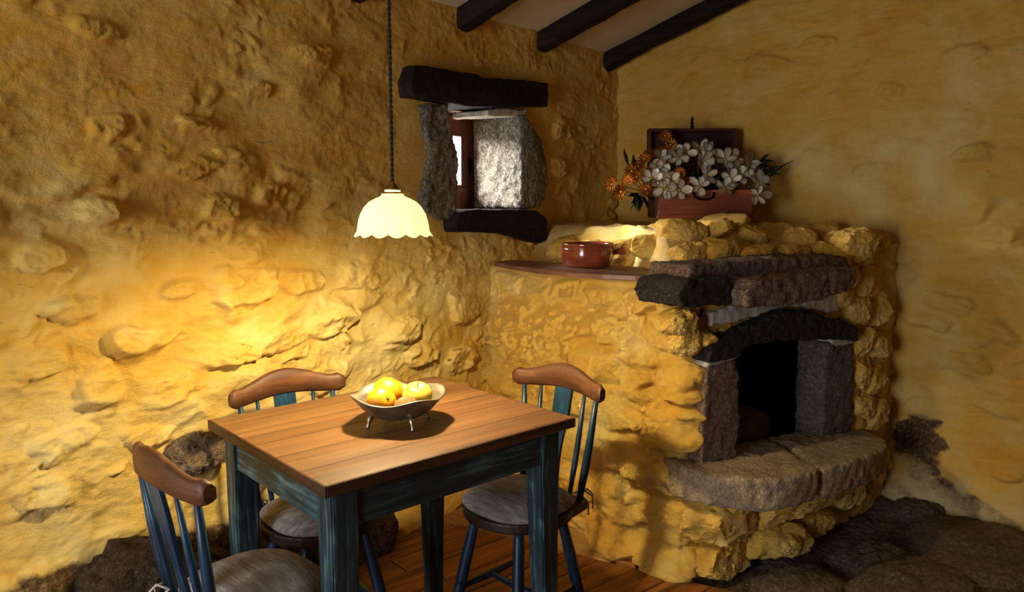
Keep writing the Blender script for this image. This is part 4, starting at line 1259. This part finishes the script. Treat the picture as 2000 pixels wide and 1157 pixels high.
for (c, k), ((px, py), a, la, lb) in zip(chairs, CH):
    c.location = (px, py, 0); c.rotation_euler = (0, 0, math.radians(a)); tag(c, la, 'chair', 'chairs round the table')
    k.location = (px, py, .435); k.rotation_euler = (0, 0, math.radians(a)); tag(k, lb, 'cushion', 'cushions on the chairs')

# ------------------------------------------------------------------ fruit bowl
BC = Vector((1.355, 1.395, .76))
bowl = thing('fruit_bowl', 'footed metal bowl with four lobed sides on the table, holding fruit', 'bowl', BC, math.radians(25))
def lob(t, r, zz):
    f = 1 - .10 * (1 - abs(math.cos(2 * t)) ** .5) * (r / .12) ** 2 * -1 * -1
    zl = zz + .010 * (r / .12) ** 3 * math.cos(4 * t) * -1 * .6
    return r * (1 - .07 * abs(math.sin(2 * t + math.pi / 2)) ** 6 * (r / .12)), zl
prof = [(.0005, .017), (.035, .018), (.065, .026), (.092, .044), (.110, .063), (.123, .079), (.1245, .080), (.122, .0815), (.108, .066), (.090, .048), (.063, .030), (.034, .022), (.0005, .021)]
obj('basin', lathe_bm(prof, 64, fr=lob), M_SILVER, bowl)
for k in range(4):
    a = math.pi / 4 + k * math.pi / 2 + math.radians(25) - math.radians(25)
    d = Vector((math.cos(a), math.sin(a), 0))
    p = [d * .072 + Vector((0, 0, .031)), d * .080 + Vector((0, 0, .023)), d * .082 + Vector((0, 0, .015)), d * .083 + Vector((0, 0, .009)), d * .085 + Vector((0, 0, .004)), d * .086 + Vector((0, 0, .0))]
    obj('foot', tube_bm(p, [.006, .0075, .0045, .0042, .0062, .0045], 10), M_SILVER, bowl)
def fruit(name, label, cat, pos, prof_, mat, stem=None, tilt=(0, 0, 0), part='skin'):
    t = thing(name, label, cat, BC + Vector(pos), 0, None)
    o = obj(part, lathe_bm(prof_, 32), mat, t); o.rotation_euler = tilt
    if stem is not None:
        for nm, bm_, mt in stem:
            q = obj(nm, bm_, mt, t); q.rotation_euler = tilt
def ball(r, sq=1.0, dimp=0.0, n=18, pear=0.0):
    out = []
    for i in range(n + 1):
        th = math.pi * i / n
        rr = r * math.sin(th) * (1 + pear * math.cos(th)); zz = -r * sq * math.cos(th)
        zz -= dimp * math.exp(-(rr / (.32 * r)) ** 2) * (1 if i > n / 2 else -1 * .6)
        out.append((max(rr, .0003), zz))
    return out
def knob(r, z_): return lathe_bm([(r, z_ - .001), (r * .9, z_ + .0015), (.0004, z_ + .002)], 10)
rv = lambda a, b: rt * a + Vector((math.cos(YAW), math.sin(YAW), 0)) * b
fruit('orange', 'larger ripe orange at the back left of the metal bowl', 'orange', rv(-.030, .030) + Vector((0, 0, .074)), ball(.042, .96, .003), M_ORANGE, [('navel', knob(.004, .0375), M_STEMG)], (.3, .4, 0))
fruit('orange', 'orange at the front left of the metal bowl, nearest the rim', 'orange', rv(-.037, -.040) + Vector((0, 0, .068)), ball(.0385, .97, .003), M_ORANGE, [('navel', knob(.004, .0345), M_STEMG)], (1.1, -.4, 0))
fruit('apple', 'pale yellow apple on the right side of the metal bowl', 'apple', rv(.048, .012) + Vector((0, 0, .070)), ball(.0395, .95, .010), M_APPLE, [('stalk', tube_bm([(0, 0, .026), (.001, .002, .034), (.003, .004, .042)], [.0012, .0012, .0018], 6), M_STEMG)], (.35, -.25, 0))
fruit('kiwi', 'brown kiwi lying between the oranges and the apple at the bowl front', 'kiwi', rv(.026, -.050) + Vector((0, 0, .060)), ball(.024, 1.3, 0), M_KIWI, [('stem_end', knob(.004, .030), M_KIWI)], (0, math.radians(80), math.radians(-40)))

# ------------------------------------------------------------------ pendant lamp
lz = 1.245
lamp = thing('pendant_lamp', 'lit pendant lamp with scalloped opal glass shade on a twisted brown cord', 'lamp', (LAMP[0], LAMP[1], lz))
def scal(t, r, zz):
    e = max(0, (r - .082) / .014) if zz < .03 else 0
    s_ = abs(math.cos(7 * t))
    fl = .004 * math.cos(14 * t) * min(1, r / .08) if zz < .07 else 0
    return r + e * .003 * (s_ - .5) + fl * .25, zz - e * .0085 * (s_ - .45)
prof = [(.0255, .1075), (.0265, .1035), (.030, .0995), (.042, .0945), (.058, .086), (.071, .073), (.080, .056), (.0855, .037), (.088, .020), (.0895, .013), (.096, .0045)]
bm = lathe_bm(prof, 112, fr=scal)
sh = obj('lamp_shade', bm, M_SHADE, lamp)
sm = sh.modifiers.new('thick', 'SOLIDIFY'); sm.thickness = .0018; sm.offset = -1
obj('socket', lathe_bm([(.0005, .139), (.005, .139), (.0055, .134), (.012, .129), (.0125, .1255), (.0148, .1235), (.0148, .119), (.0165, .1175), (.0165, .1115), (.0185, .110), (.0185, .1065), (.0005, .1065)], 32), M_BRASS, lamp)
obj('shade_ring', lathe_bm([(.0150, .1195), (.0192, .1185), (.0200, .1165), (.0192, .1135), (.0150, .1125)], 32), M_PORC, lamp)
obj('bulb', lathe_bm([(.011, .104), (.012, .085), (.012, .075), (.0145, .064), (.0155, .056), (.013, .0495), (.0004, .0475)], 20), M_BULB, lamp)
for k in (0, 1):
    top = ceil_z(LAMP[1]) - lz
    p = []; n_ = 200
    for i in range(n_ + 1):
        f = i / n_; zz = .136 + (top - .02 - .136) * f; a = zz * 2 * math.pi / .026 + k * math.pi
        p.append((.0026 * math.cos(a), .0026 * math.sin(a), zz))
    obj('cord', tube_bm(p, .0027, 6), M_CORD, lamp)
tz = ceil_z(LAMP[1]) - lz
obj('ceiling_rose', lathe_bm([(.0005, tz - .045), (.012, tz - .044), (.028, tz - .032), (.034, tz - .012), (.034, tz + .012)], 24), M_BRASS, lamp)
